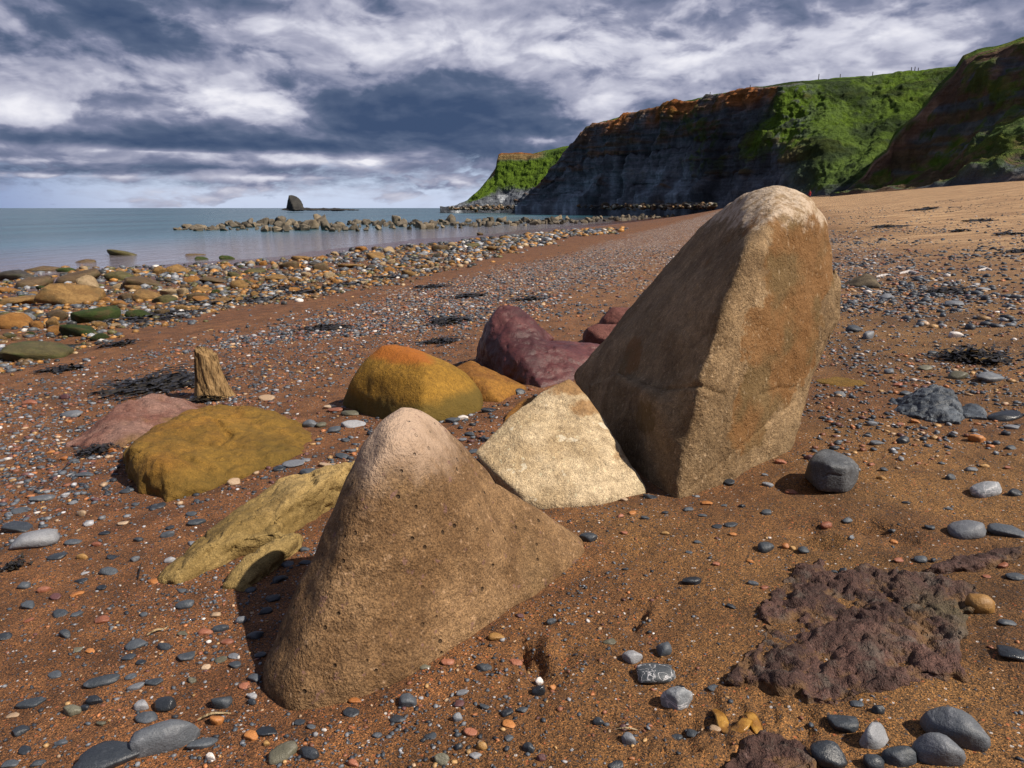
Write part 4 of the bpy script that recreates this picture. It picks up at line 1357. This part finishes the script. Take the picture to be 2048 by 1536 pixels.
# ------------------------------------------------------------------ stones along the water's edge
SM = {
    'ochre': stone('ochre_shore_stone', (.150, .082, .026), (.245, .145, .050), (.10, .068, .028), rough=.6, pit_amt=.2, grit=60),
    'orange': stone('orange_shore_stone', (.205, .090, .020), (.290, .140, .036), (.15, .075, .022), rough=.6, pit_amt=.2, grit=60),
    'brown': stone('brown_shore_stone', (.075, .048, .025), (.125, .082, .043), (.085, .068, .03), rough=.55, pit_amt=.3, grit=60),
    'olive': stone('olive_shore_stone', (.065, .055, .022), (.105, .088, .034), (.06, .07, .02), rough=.6, pit_amt=.3, grit=60),
    'dark': stone('dark_shore_stone', (.035, .030, .024), (.065, .055, .042), (.05, .05, .03), rough=.4, pit_amt=.3, grit=60),
    'tan': stone('tan_shore_stone', (.24, .17, .095), (.34, .25, .15), (.20, .15, .08), rough=.65, pit_amt=.2, grit=60),
    'grey': stone('grey_shore_stone', (.13, .14, .155), (.21, .22, .24), (.16, .16, .17), rough=.6, pit_amt=.2, grit=60),
    'green weed-covered': stone('weedy_shore_stone', (.022, .042, .008), (.048, .072, .014), (.085, .062, .026), mid=(.38, .66), rough=.8, pit_amt=.2, grit=40, bump=1.6),
}
sto_items = []


def in_band(px):
    up = np.interp(px, [-40, 60, 300, 500, 700, 900, 1060, 1130], [556, 548, 540, 530, 505, 488, 470, 462])
    lo = np.interp(px, [-40, 100, 230, 330, 470, 640, 800, 950, 1060, 1130], [745, 700, 660, 640, 610, 588, 560, 520, 490, 470])
    return up, lo


def add_stone(px, py, wpx, hpx, kind, r, tag=None):
    g = G(px, py)
    dist = np.linalg.norm(g - CAM)
    wd = wpx / F * dist * .86
    hh = np.clip(hpx / F * dist * .95, .2 * wd, .8 * wd)
    z = max(Tz(g[0], g[1]), -.15)
    o = place('shore_stone', STO[r.integers(len(STO))], SM[kind], (g[0], g[1], z + hh * .15), (wd, wd * r.uniform(.55, .9), hh), r.uniform(-.6, .6), (r.uniform(-.22, .22), r.uniform(-.22, .22)),
              category='stone', group='stones along the shore')
    up, lo = in_band(px); t = (py - up) / (lo - up)
    row = 'at the water edge' if t < .25 else 'on the sand-side rim' if t > .72 else 'amid the shore stones'
    zone = 'far left' if px < 200 else 'left' if px < 420 else 'above the stump' if px < 620 else 'above the domed boulder' if px < 850 else 'toward the cliff'
    size = 'large' if wpx > 52 else 'small' if wpx < 22 else 'mid-size'
    sto_items.append((o, tag or f'{size} {kind} stone', f'{row}, {zone}', px))


SHAND = """150 605 125 50 ochre|180 578 46 44 tan|300 600 72 24 ochre|145 565 100 30 brown|60 575 70 30 brown|30 560 75 24 dark|30 655 75 40 orange|110 655 36 28 ochre|110 668 40 36 orange|60 692 66 18 dark|75 690 34 24 olive|80 715 130 36 olive
185 642 104 46 green weed-covered|280 636 52 24 green weed-covered|160 668 80 26 green weed-covered|200 673 38 16 green weed-covered|10 718 45 24 green weed-covered|330 605 60 20 olive|350 590 60 18 tan|405 604 52 14 orange|435 608 66 14 ochre|240 612 40 14 orange|255 600 52 20 brown|190 617 32 10 orange|215 605 24 18 orange|265 582 36 22 ochre
290 575 90 28 brown|240 560 62 26 olive|365 590 30 22 tan|395 600 50 22 brown|480 575 38 26 ochre|400 583 40 18 ochre|385 566 34 22 orange|355 545 44 26 ochre|320 548 30 20 ochre|405 520 26 12 green weed-covered|455 518 30 12 green weed-covered|135 545 40 12 green weed-covered|90 580 34 12 green weed-covered|125 600 30 12 green weed-covered|700 535 62 16 ochre|822 551 52 16 ochre
580 535 46 22 brown|640 540 38 24 brown|555 560 56 18 ochre|600 520 44 20 ochre|750 518 44 24 ochre|780 505 30 20 tan|880 500 36 24 brown|905 495 26 18 tan|940 495 40 18 olive|960 470 14 14 brown|985 500 40 16 ochre|1010 480 30 14 ochre|720 500 30 14 orange|660 555 30 18 tan|470 555 36 18 olive|505 545 50 16 olive|430 565 60 16 brown|40 610 70 22 ochre|55 640 34 20 grey|230 655 24 14 tan|200 655 32 18 ochre
255 520 84 14 olive|170 532 50 14 brown|90 545 66 16 brown|395 515 44 10 brown"""
for ent in SHAND.replace('\n', '|').split('|'):
    a = ent.split(None, 4)
    add_stone(*[float(t) for t in a[:4]], a[4], rng)
_su = [(float(e.split()[0]), float(e.split()[1]), float(e.split()[2])) for e in SHAND.replace('\n', '|').split('|')]
tries = 0
while len(sto_items) < 285 and tries < 6000:
    tries += 1
    px = rng.uniform(-20, 1120); up, lo = in_band(px); py = up + (lo - up) * rng.random()
    wp = rng.uniform(13, 40) * np.interp(px, [0, 500, 1100], [1.15, .85, .55]) * np.interp((py - 460) / 250, [0, 1], [.75, 1.2])
    if any(abs(px - u[0]) < (u[2] + wp) * .42 and abs(py - u[1]) < (u[2] + wp) * .16 for u in _su): continue
    _su.append((px, py, wp))
    add_stone(px, py, wp, wp * rng.uniform(.38, .7), rng.choice(['ochre', 'ochre', 'orange', 'brown', 'brown', 'olive', 'olive', 'dark', 'tan', 'grey', 'green weed-covered'] if px < 500 else ['ochre', 'ochre', 'orange', 'orange', 'brown', 'olive', 'tan', 'tan', 'grey', 'dark']), rng)
label_all(sto_items)


def cobble_rest():
    n = 9500
    px = rng.uniform(-60, 1200, n); up, lo = in_band(px); t = rng.random(n)
    py = up + (lo - up) * (t * 1.15 - .06)
    P_ = np.array([G(a, b) for a, b in zip(px[:1500], py[:1500])])
    # the rest fan out round those spots
    base = P_[rng.integers(len(P_), size=n)]
    jit = rng.normal(size=(n, 2)) * (np.linalg.norm(base[:, :2], axis=1) * .02)[:, None]
    x, y = base[:, 0] + jit[:, 0], base[:, 1] + jit[:, 1]
    r_ = np.hypot(x, y)
    L = r_ * (3.5 + 15 * rng.random(n) ** 2.2) / F
    sz = np.stack([L, L * rng.uniform(.5, .9, n), L * rng.uniform(.3, .7, n)], 1)
    pal = np.array([(.06, .068, .08), (.11, .12, .135), (.035, .036, .036), (.26, .27, .29), (.5, .47, .44), (.24, .125, .035), (.33, .16, .04), (.12, .075, .035), (.09, .08, .03), (.33, .24, .14)])
    c = pal[rng.choice(len(pal), n, p=np.array([.17, .13, .15, .07, .02, .14, .09, .11, .08, .04]))] * rng.uniform(.7, 1.3, (n, 1))
    v, f, c = scatter(np.stack([x, y, T(x, y) + sz[:, 2] * .15], 1), sz, rng.uniform(0, 6.28, n), rng.uniform(-.2, .2, n), c, ICO1, 14, 420, rough=.3)
    me = mesh_np('shore_cobbles', v, f); put_attr(me, 'col', c)
    link('shore_cobbles', me, attr_stone_mat('shore_cobble_stones', .45), kind='stuff', label='small mixed cobbles packed between the shore stones', category='cobbles')


cobble_rest()

# ------------------------------------------------------------------ the reef offshore
RM = {'grey-brown': stone('reef_grey_brown', (.085, .070, .052), (.150, .128, .098), (.11, .095, .07), scale=.35, grit=25),
      'dark': stone('reef_dark', (.040, .034, .026), (.070, .060, .046), (.055, .055, .035), scale=.35, grit=25),
      'tan': stone('reef_tan', (.150, .118, .078), (.215, .175, .125), (.17, .14, .1), scale=.35, grit=25)}
ree_items = []
for i in range(250):
    t = (i + rng.random()) / 250
    px = 352 + 1010 * t ** .95
    front = np.interp(px, [350, 420, 500, 700, 900, 1100, 1250, 1370], [459, 461, 462, 462, 456, 449, 441, 433])
    back = np.interp(px, [350, 420, 500, 700, 900, 1100, 1250, 1370], [456, 452, 447, 445, 444, 440, 434, 429])
    u = rng.random()
    py = back + (front - back) * u
    d_ = ray(px, py); Y = (CAMZ - 0.1) / (-d_[2]) * d_[1]
    p = P(px, py, Y)
    wpx = rng.uniform(8, 27) * np.interp(px, [350, 600, 1000, 1370], [.95, 1.1, .85, .6])
    hpx = wpx * rng.uniform(.5, .95) * np.interp(px, [350, 420, 560, 800, 1000], [.5, .7, 1.15, 1.1, .95])
    wd, hh = wpx / F * Y, hpx / F * Y
    kind = rng.choice(['grey-brown', 'grey-brown', 'dark', 'tan'], p=[.35, .25, .22, .18])
    o = place('reef_rock', REE[i % len(REE)], RM[kind], (p[0], p[1], hh * .18), (wd, wd * rng.uniform(.7, 1.1), hh * 1.15), rng.uniform(0, 6.28), (rng.uniform(-.6, .6), rng.uniform(-.6, .6)), category='rock', group='rocks of the offshore reef')
    zone = 'left tip' if px < 500 else 'thick left part' if px < 700 else 'middle' if px < 950 else 'right part' if px < 1150 else 'cliff end'
    row = 'front row' if u > .5 else 'back row'
    ree_items.append((o, f'{"big" if wpx > 19 else "small"} {kind} rock', f'in the {row} of the reef, {zone}', px))
label_all(ree_items)


def scree(name, n, pxr, pyf, Yf, s, pal, label):
    px = rng.uniform(*pxr, n)
    Y = Yf(px) + rng.uniform(-14, 6, n)
    pos = np.array([P(a, pyf(a) + rng.normal() * 2.0, b) for a, b in zip(px, Y)])
    L = s[0] * (s[1] / s[0]) ** (rng.random(n) ** 1.6)
    sz = np.stack([L, L * rng.uniform(.6, 1, n), L * rng.uniform(.5, .9, n)], 1)
    c = np.array(pal)[rng.integers(len(pal), size=n)] * rng.uniform(.7, 1.3, (n, 1))
    v, f, c = scatter(pos, sz, rng.uniform(0, 6.28, n), rng.uniform(-.4, .4, n), c, ICO2, 12, 500, rough=.4, angular=.8)
    me = mesh_np(name, v, f); put_attr(me, 'col', c)
    link(name, me, attr_stone_mat(name + '_stone', .9), kind='stuff', label=label, category='boulders')


scree('boulder_scree', 900, (900, 1430), lambda x: np.interp(x, [900, 1040, 1430], [417, 415, 412]), lambda x: np.interp(x, [900, 1000, 1250, 1430], [455, 430, 290, 238]), (.8, 3.4),
      [(.06, .045, .03), (.10, .06, .035), (.05, .05, .05), (.30, .27, .22), (.16, .10, .05), (.05, .05, .03)], 'fallen boulders heaped along the foot of the cliff')


# ------------------------------------------------------------------ driftwood stump
def wood_mat(name, c0, c1, c2):
    m, n = material(name)
    pos = n.coord('Object')
    v = n.scale(pos, (1, 1, .13))
    a = n.noise(v, 34, 5, .65, .6)
    b = n.noise(n.scale(pos, (1, 1, .06), (3, 3, 3)), 85, 3, .6)
    base = n.mix(a.step(.35, .62), c0, c1)
    base = n.mix(b.step(.55, .7) * .6, base, c2)
    base = n.mix(a.step(.46, .34) * .85, base, tuple(c * .22 for c in c0))
    n.out(base, .85, n.bump(a * .03 + b * .006, .9, 1.0), .2)
    return m


M_WOOD = wood_mat('weathered_wood', (.13, .075, .030), (.30, .19, .085), (.36, .25, .13))


def build_stump():
    g = G(424, 792)
    nz, na = 60, 96
    zs = np.linspace(-.10, .40, nz); an = np.linspace(0, 2 * math.pi, na, endpoint=False)
    Z, A_ = np.meshgrid(zs, an, indexing='ij')
    rx = np.interp(Z, [-.1, 0, .06, .15, .28, .40], [.150, .138, .118, .098, .082, .074])
    cx = rx - .112
    ry = rx * .8
    flare = np.clip(np.cos(A_ + .25), 0, 1) ** 3 * np.interp(Z, [-.1, 0, .10, .26, .4], [.06, .05, .035, .01, 0])
    groove = fbm(np.stack([np.cos(A_ + 1.6 * Z).ravel() * 1.3, np.sin(A_ + 1.6 * Z).ravel() * 1.3, Z.ravel() * 1.6], 1), 2.0, 4, .6, True).reshape(Z.shape)
    k = 1 + .24 * (groove - .35) + .10 * np.sin(A_ * 2 + 1.0)
    x = cx + (rx * k + flare) * np.cos(A_); y = ry * k * np.sin(A_)
    Z = Z + (Z > .30) * (Z - .30) / .10 * (.02 * groove - .035 * np.cos(A_ - 2.6) * -1 - .02)
    v = np.stack([x.ravel(), y.ravel(), Z.ravel()], 1)
    f = grid_faces(nz, na, True)[:, ::-1]
    c = len(v)
    # hollowed, splintered top
    ring = v[(nz - 1) * na:]
    inner = ring * [.55, .55, 1] + [ring[:, 0].mean() * .45, 0, -.015]
    inner[:, 2] += .012 * fbm(inner, 30, 2)
    v = np.concatenate([v, inner, [[ring[:, 0].mean(), 0, inner[:, 2].mean() - .02]]])
    i = np.arange(na); j = (i + 1) % na; o_ = (nz - 1) * na
    f2 = np.stack([o_ + i, o_ + j, c + j, c + i], 1); f3 = np.stack([c + i, c + j, np.full(na, c + na), np.full(na, c + na)], 1)
    bm = bmesh.new()
    bv = [bm.verts.new(a) for a in v]
    for q in np.concatenate([f, f2]): bm.faces.new([bv[t] for t in q])
    for q in f3: bm.faces.new([bv[t] for t in q[:3]])
    bmesh.ops.recalc_face_normals(bm, faces=bm.faces[:])
    me = bpy.data.meshes.new('driftwood_stump'); bm.to_mesh(me); bm.free()
    for p in me.polygons: p.use_smooth = True
    o = link('driftwood_stump', me, M_WOOD, label='weathered driftwood stump standing upright in the shingle', category='driftwood')
    o.location = (g[0], g[1], Tz(g[0], g[1]))
    o.rotation_euler = (0, math.radians(3), 0)


build_stump()


# ------------------------------------------------------------------ seaweed
def weed_mat(name, c0, c1, rough=.35):
    m, n = material(name)
    pos = n.pos()
    n.out(n.mix(n.noise(pos, 30, 3, .6).step(.4, .6), c0, c1), rough, n.bump(n.noise(pos, 90, 3), .4, .01), .5)
    return m


M_WEED = weed_mat('black_wrack', (.010, .009, .008), (.030, .024, .015))
M_WEEDG = weed_mat('golden_wrack', (.13, .070, .010), (.22, .13, .022))
M_KELP = weed_mat('golden_kelp', (.22, .10, .016), (.36, .19, .035), .3)


def ribbons(n, wx, wy, h, rw, seg, r, seglen):
    V, Fc = [], []
    for _ in range(n):
        p = np.array([r.normal() * wx * .42, r.normal() * wy * .42, abs(r.normal()) * h * .25])
        a = r.uniform(0, 6.28); da = r.normal() * .5; w0 = rw * r.uniform(.5, 1.2); base = len(V)
        for k in range(seg + 1):
            t = k / seg
            s = np.array([-math.sin(a), math.cos(a), r.normal() * .4]) * w0 * (1 - .5 * t)
            q = p.copy(); q[2] = max(.004, q[2])
            V += [q - s, q + s]
            a += da + r.normal() * .35
            p = p + np.array([math.cos(a), math.sin(a), 0]) * seglen + [0, 0, h * .5 * math.sin(t * 3.1 + r.uniform(0, 1)) / seg * r.normal()]
            if k:
                b = base + 2 * k
                Fc.append((b - 2, b - 1, b + 1, b))
    return np.array(V), np.array(Fc)


weed_items = []


def seaweed(px, py, wpx, hpx, n, hz=.05, golden=False):
    g = G(px, py); dist = np.linalg.norm(g - CAM)
    wx = wpx / F * dist * .5; sl = max((CAMZ - g[2]) / dist, .06)
    wy = min(hpx / F * dist / sl * .5, wx * 1.6)
    rw = max(.004, .0022 * dist) 
    V, Fc = ribbons(n, wx, wy, hz * (1 + dist * .04), rw, 6, rng, wx * .16)
    V[:, 2] += T(g[0] + V[:, 0], g[1] + V[:, 1]) - Tz(g[0], g[1])
    me = mesh_np('seaweed_clump', V, Fc)
    o = link('seaweed_clump', me, M_WEED, category='seaweed', group='seaweed washed up on the beach')
    o.location = (g[0], g[1], Tz(g[0], g[1]) + .004)
    if golden:
        V, Fc = ribbons(16, wx, wy * .8, hz * 1.4, rw, 5, rng, wx * .14)
        V[:, 2] += .015
        link('frond', mesh_np('frond', V, Fc), M_WEEDG, o, label='golden brown fronds')
    weed_items.append((o, f'{"wide" if wpx > 65 else "small"} tangle of black seaweed', where(g[0], g[1]) if dist < 9 else ('on the upper sand' if px > 1450 else 'along the shore stones' if py < 640 and px < 760 else 'on the shingle beyond the boulders'), px))


for a in ((325, 768, 150, 40, 240), (650, 657, 80, 14, 110), (896, 643, 80, 14, 110), (880, 684, 60, 16, 90), (345, 627, 90, 16, 120), (425, 607, 90, 10, 110), (520, 600, 90, 9, 100), (560, 580, 70, 8, 80), (620, 585, 60, 9, 70),
          (690, 570, 60, 7, 60), (770, 556, 70, 6, 60), (860, 575, 60, 8, 60), (940, 592, 60, 9, 70), (1888, 584, 62, 10, 80), (290, 640, 110, 10, 100), (120, 742, 60, 12, 60), (240, 690, 60, 9, 40), (1780, 453, 44, 5, 40), (1915, 464, 26, 6, 30),
          (2010, 470, 40, 5, 30), (1960, 440, 40, 4, 30), (1850, 420, 50, 3, 30), (2030, 505, 40, 5, 30), (835, 520, 60, 6, 50), (410, 800, 60, 14, 60), (190, 905, 60, 14, 60), (25, 1138, 34, 14, 40), (1060, 600, 50, 7, 50)):
    seaweed(*a)
seaweed(1945, 718, 78, 36, 230, .09, True)
label_all(weed_items)


def tube(name, path, rad, mat, flat=1.0, sides=8):
    """a bent tapering strand through world points"""
    p = np.array(path, float)
    t = np.linspace(0, len(p) - 1, len(p) * 5); k = np.clip(t.astype(int), 0, len(p) - 2); u = (t - k)[:, None]
    p0, p1, p2, p3 = p[np.maximum(k - 1, 0)], p[k], p[k + 1], p[np.minimum(k + 2, len(p) - 1)]
    c = .5 * (2 * p1 + (p2 - p0) * u + (2 * p0 - 5 * p1 + 4 * p2 - p3) * u ** 2 + (3 * p1 - p0 - 3 * p2 + p3) * u ** 3)
    d = np.gradient(c, axis=0); d /= np.linalg.norm(d, axis=1)[:, None] + 1e-9
    s = np.cross(d, [0, 0, 1.0]); s /= np.linalg.norm(s, axis=1)[:, None] + 1e-9
    up = np.cross(s, d)
    n = len(c); r_ = rad * (.35 + .65 * np.sin(np.linspace(.25, 2.95, n)))
    an = np.linspace(0, 2 * math.pi, sides, endpoint=False)
    o3 = c[0]
    v = c[:, None, :] + r_[:, None, None] * (np.cos(an)[None, :, None] * s[:, None, :] + flat * np.sin(an)[None, :, None] * up[:, None, :]) - o3
    me = mesh_np(name, v.reshape(-1, 3), grid_faces(n, sides, True))
    o = link(name, me, mat)
    o.location = o3
    return o


def gz(px, py, dz=.006):
    g = G(px, py); return (g[0], g[1], Tz(g[0], g[1]) + dz)


def strand(name, pixels, rad, mat, label, cat, flat=1.0, lift=.006):
    o = tube(name, [gz(a, b, lift + .008 * math.sin(i * 2.1)) for i, (a, b) in enumerate(pixels)], rad, mat, flat)
    o['label'] = label; o['category'] = cat


strand('kelp_strand', [(1428, 1420), (1440, 1440), (1452, 1462), (1478, 1468), (1492, 1455), (1498, 1436)], .017, M_KELP, 'curled golden kelp strand lying by the small weedy ledge', 'seaweed', .16, .010)
strand('kelp_strand', [(1486, 1432), (1500, 1440), (1514, 1462), (1518, 1470)], .015, M_KELP, 'short golden kelp scrap beside the curled kelp strand', 'seaweed', .16, .012)
strand('seaweed_strand', [(118, 948), (150, 925), (165, 912), (190, 905), (200, 898)], .006, M_WEED, 'thin black seaweed strand left of the flat mustard boulder', 'seaweed', .5)
strand('seaweed_strand', [(1950, 705), (1985, 712), (2002, 706), (2015, 708), (2016, 698)], .010, M_WEED, 'black tail of weed trailing from the golden seaweed clump', 'seaweed', .6, .02)
strand('seaweed_strand', [(276, 1160), (281, 1146), (279, 1138), (284, 1130)], .003, M_WEED, 'tiny black curl of seaweed left of the pale yellow slab', 'seaweed')
M_STRAW = wood_mat('straw', (.32, .23, .12), (.46, .36, .22), (.5, .42, .3))
M_BLEACH = wood_mat('bleached_wood', (.50, .46, .44), (.62, .58, .57), (.55, .5, .5))
strand('stick', [(395, 1441), (425, 1433), (462, 1424)], .0035, M_STRAW, 'pale straw lying across the orange pebble, left of the tan boulder', 'stick')
strand('stick', [(294, 1272), (312, 1266), (330, 1256), (337, 1254)], .004, M_STRAW, 'thin tan twig on the sand below the pale yellow slab', 'stick')
strand('stick', [(1232, 1462), (1255, 1466), (1275, 1458)], .0022, M_STRAW, 'fine bent straw near the maroon pebble at the bottom', 'stick')
strand('stick', [(1798, 549), (1818, 546), (1836, 548)], .030, M_BLEACH, 'bleached white stick beyond the dark olive peaked stone', 'stick')
strand('stick', [(1752, 555), (1768, 553), (1782, 552)], .028, M_BLEACH, 'short bleached stick right beside the dark olive peaked stone', 'stick')
strand('stick', [(1955, 544), (1972, 541), (1984, 543)], .026, M_BLEACH, 'bleached stick on the upper sand at the right edge', 'stick')


# ------------------------------------------------------------------ fence posts on the cliff top, a walker on the beach
M_POST = wood_mat('post_wood', (.05, .045, .04), (.08, .07, .06), (.1, .09, .08))
post_items = []
for i, (px, py, Y) in enumerate(((1637, 160, 258), (1745, 152, 272), (1822, 146, 271), (1829, 145, 271), (1836, 144, 270), (1680, 157, 266), (1500, 179, 262), (1420, 192, 292))):
    p = P(px, py, Y)
    h = 1.9 if i in (0, 2, 3) else 1.4
    bm = bmesh.new()
    bmesh.ops.create_cone(bm, cap_ends=True, segments=8, radius1=.16, radius2=.13, depth=h + 1.5)
    bmesh.ops.bevel(bm, geom=bm.edges[:], offset=.02, segments=1)
    me = bpy.data.meshes.new('fence_post'); bm.to_mesh(me); bm.free()
    o = link('fence_post', me, M_POST, category='fence post', group='posts on the cliff top')
    o.location = (p[0], p[1], p[2] + h / 2 - .75)
    post_items.append((o, 'thin dark post', 'on the green cliff-top skyline', px))
label_all(post_items)


def simple(name, c, rough=.8):
    m, n = material(name)
    pos = n.coord('Object')
    n.out(n.mix(n.noise(pos, 9, 3), c, tuple(x * .7 for x in c)), rough)
    return m


def build_person():
    Y = 118.0
    base = P(1619, 399, Y)
    zg = Tz(base[0], base[1])
    J = {'pelvis': (0, 0, .92), 'chest': (.02, 0, 1.28), 'neck': (.03, 0, 1.47), 'head': (.05, 0, 1.58), 'crown': (.05, 0, 1.72),
         'shl': (.02, .19, 1.40), 'ell': (-.06, .25, 1.14), 'hal': (.06, .24, .90), 'shr': (.02, -.19, 1.40), 'elr': (.06, -.25, 1.14), 'har': (.22, -.22, .98),
         'hil': (0, .10, .88), 'knl': (.14, .10, .50), 'anl': (.12, .10, .09), 'tol': (.30, .10, .04), 'hir': (0, -.10, .88), 'knr': (-.02, -.10, .49), 'anr': (-.22, -.10, .14), 'tor': (-.06, -.10, .05)}
    R_ = {'pelvis': .145, 'chest': .16, 'neck': .06, 'head': .095, 'crown': .075, 'shl': .075, 'shr': .075, 'ell': .05, 'elr': .05, 'hal': .035, 'har': .035, 'hil': .095, 'hir': .095, 'knl': .065, 'knr': .065, 'anl': .045, 'anr': .045, 'tol': .04, 'tor': .04}
    E_ = 'pelvis chest,chest neck,neck head,head crown,chest shl,shl ell,ell hal,chest shr,shr elr,elr har,pelvis hil,hil knl,knl anl,anl tol,pelvis hir,hir knr,knr anr,anr tor'
    names = list(J)
    me = bpy.data.meshes.new('person')
    me.from_pydata([J[k] for k in names], [[names.index(a) for a in e.split()] for e in E_.split(',')], [])
    o = bpy.data.objects.new('person_tmp', me); COL.objects.link(o)
    md = o.modifiers.new('s', 'SKIN')
    for i, k in enumerate(names):
        me.skin_vertices[0].data[i].radius = (R_[k], R_[k])
        me.skin_vertices[0].data[i].use_root = k == 'pelvis'
    s = o.modifiers.new('u', 'SUBSURF'); s.levels = 2; s.render_levels = 2
    dg = bpy.context.evaluated_depsgraph_get()
    body = bpy.data.meshes.new_from_object(o.evaluated_get(dg))
    bpy.data.objects.remove(o)
    for p in body.polygons: p.use_smooth = True
    person = link('person', body, simple('skin', (.42, .24, .17)), label='person in a red jacket walking along the beach beyond the tall boulder', category='person')
    person.location = (base[0], base[1], zg); person.rotation_euler = (0, 0, math.radians(170))

    def cloth(name, test, mat, grow):
        bm = bmesh.new(); bm.from_mesh(body); bm.normal_update()
        bmesh.ops.delete(bm, geom=[f for f in bm.faces if not test(f.calc_center_median())], context='FACES')
        for v in bm.verts: v.co += v.normal * grow
        m_ = bpy.data.meshes.new(name); bm.to_mesh(m_); bm.free()
        link(name, m_, mat, person)
    cloth('jacket', lambda c: .84 < c.z < 1.46 and not (c.z < .96 and abs(c.y) > .19), simple('red_jacket', (.45, .035, .04)), .018)
    cloth('trousers', lambda c: .10 < c.z < .90 and abs(c.y) < .21, simple('dark_trousers', (.02, .02, .03)), .014)
    cloth('hair', lambda c: c.z > 1.60 or (c.z > 1.52 and c.x < .03), simple('brown_hair', (.10, .05, .025)), .02)
    cloth('shoe', lambda c: c.z < .12, simple('dark_shoes', (.03, .03, .03)), .012)


build_person()
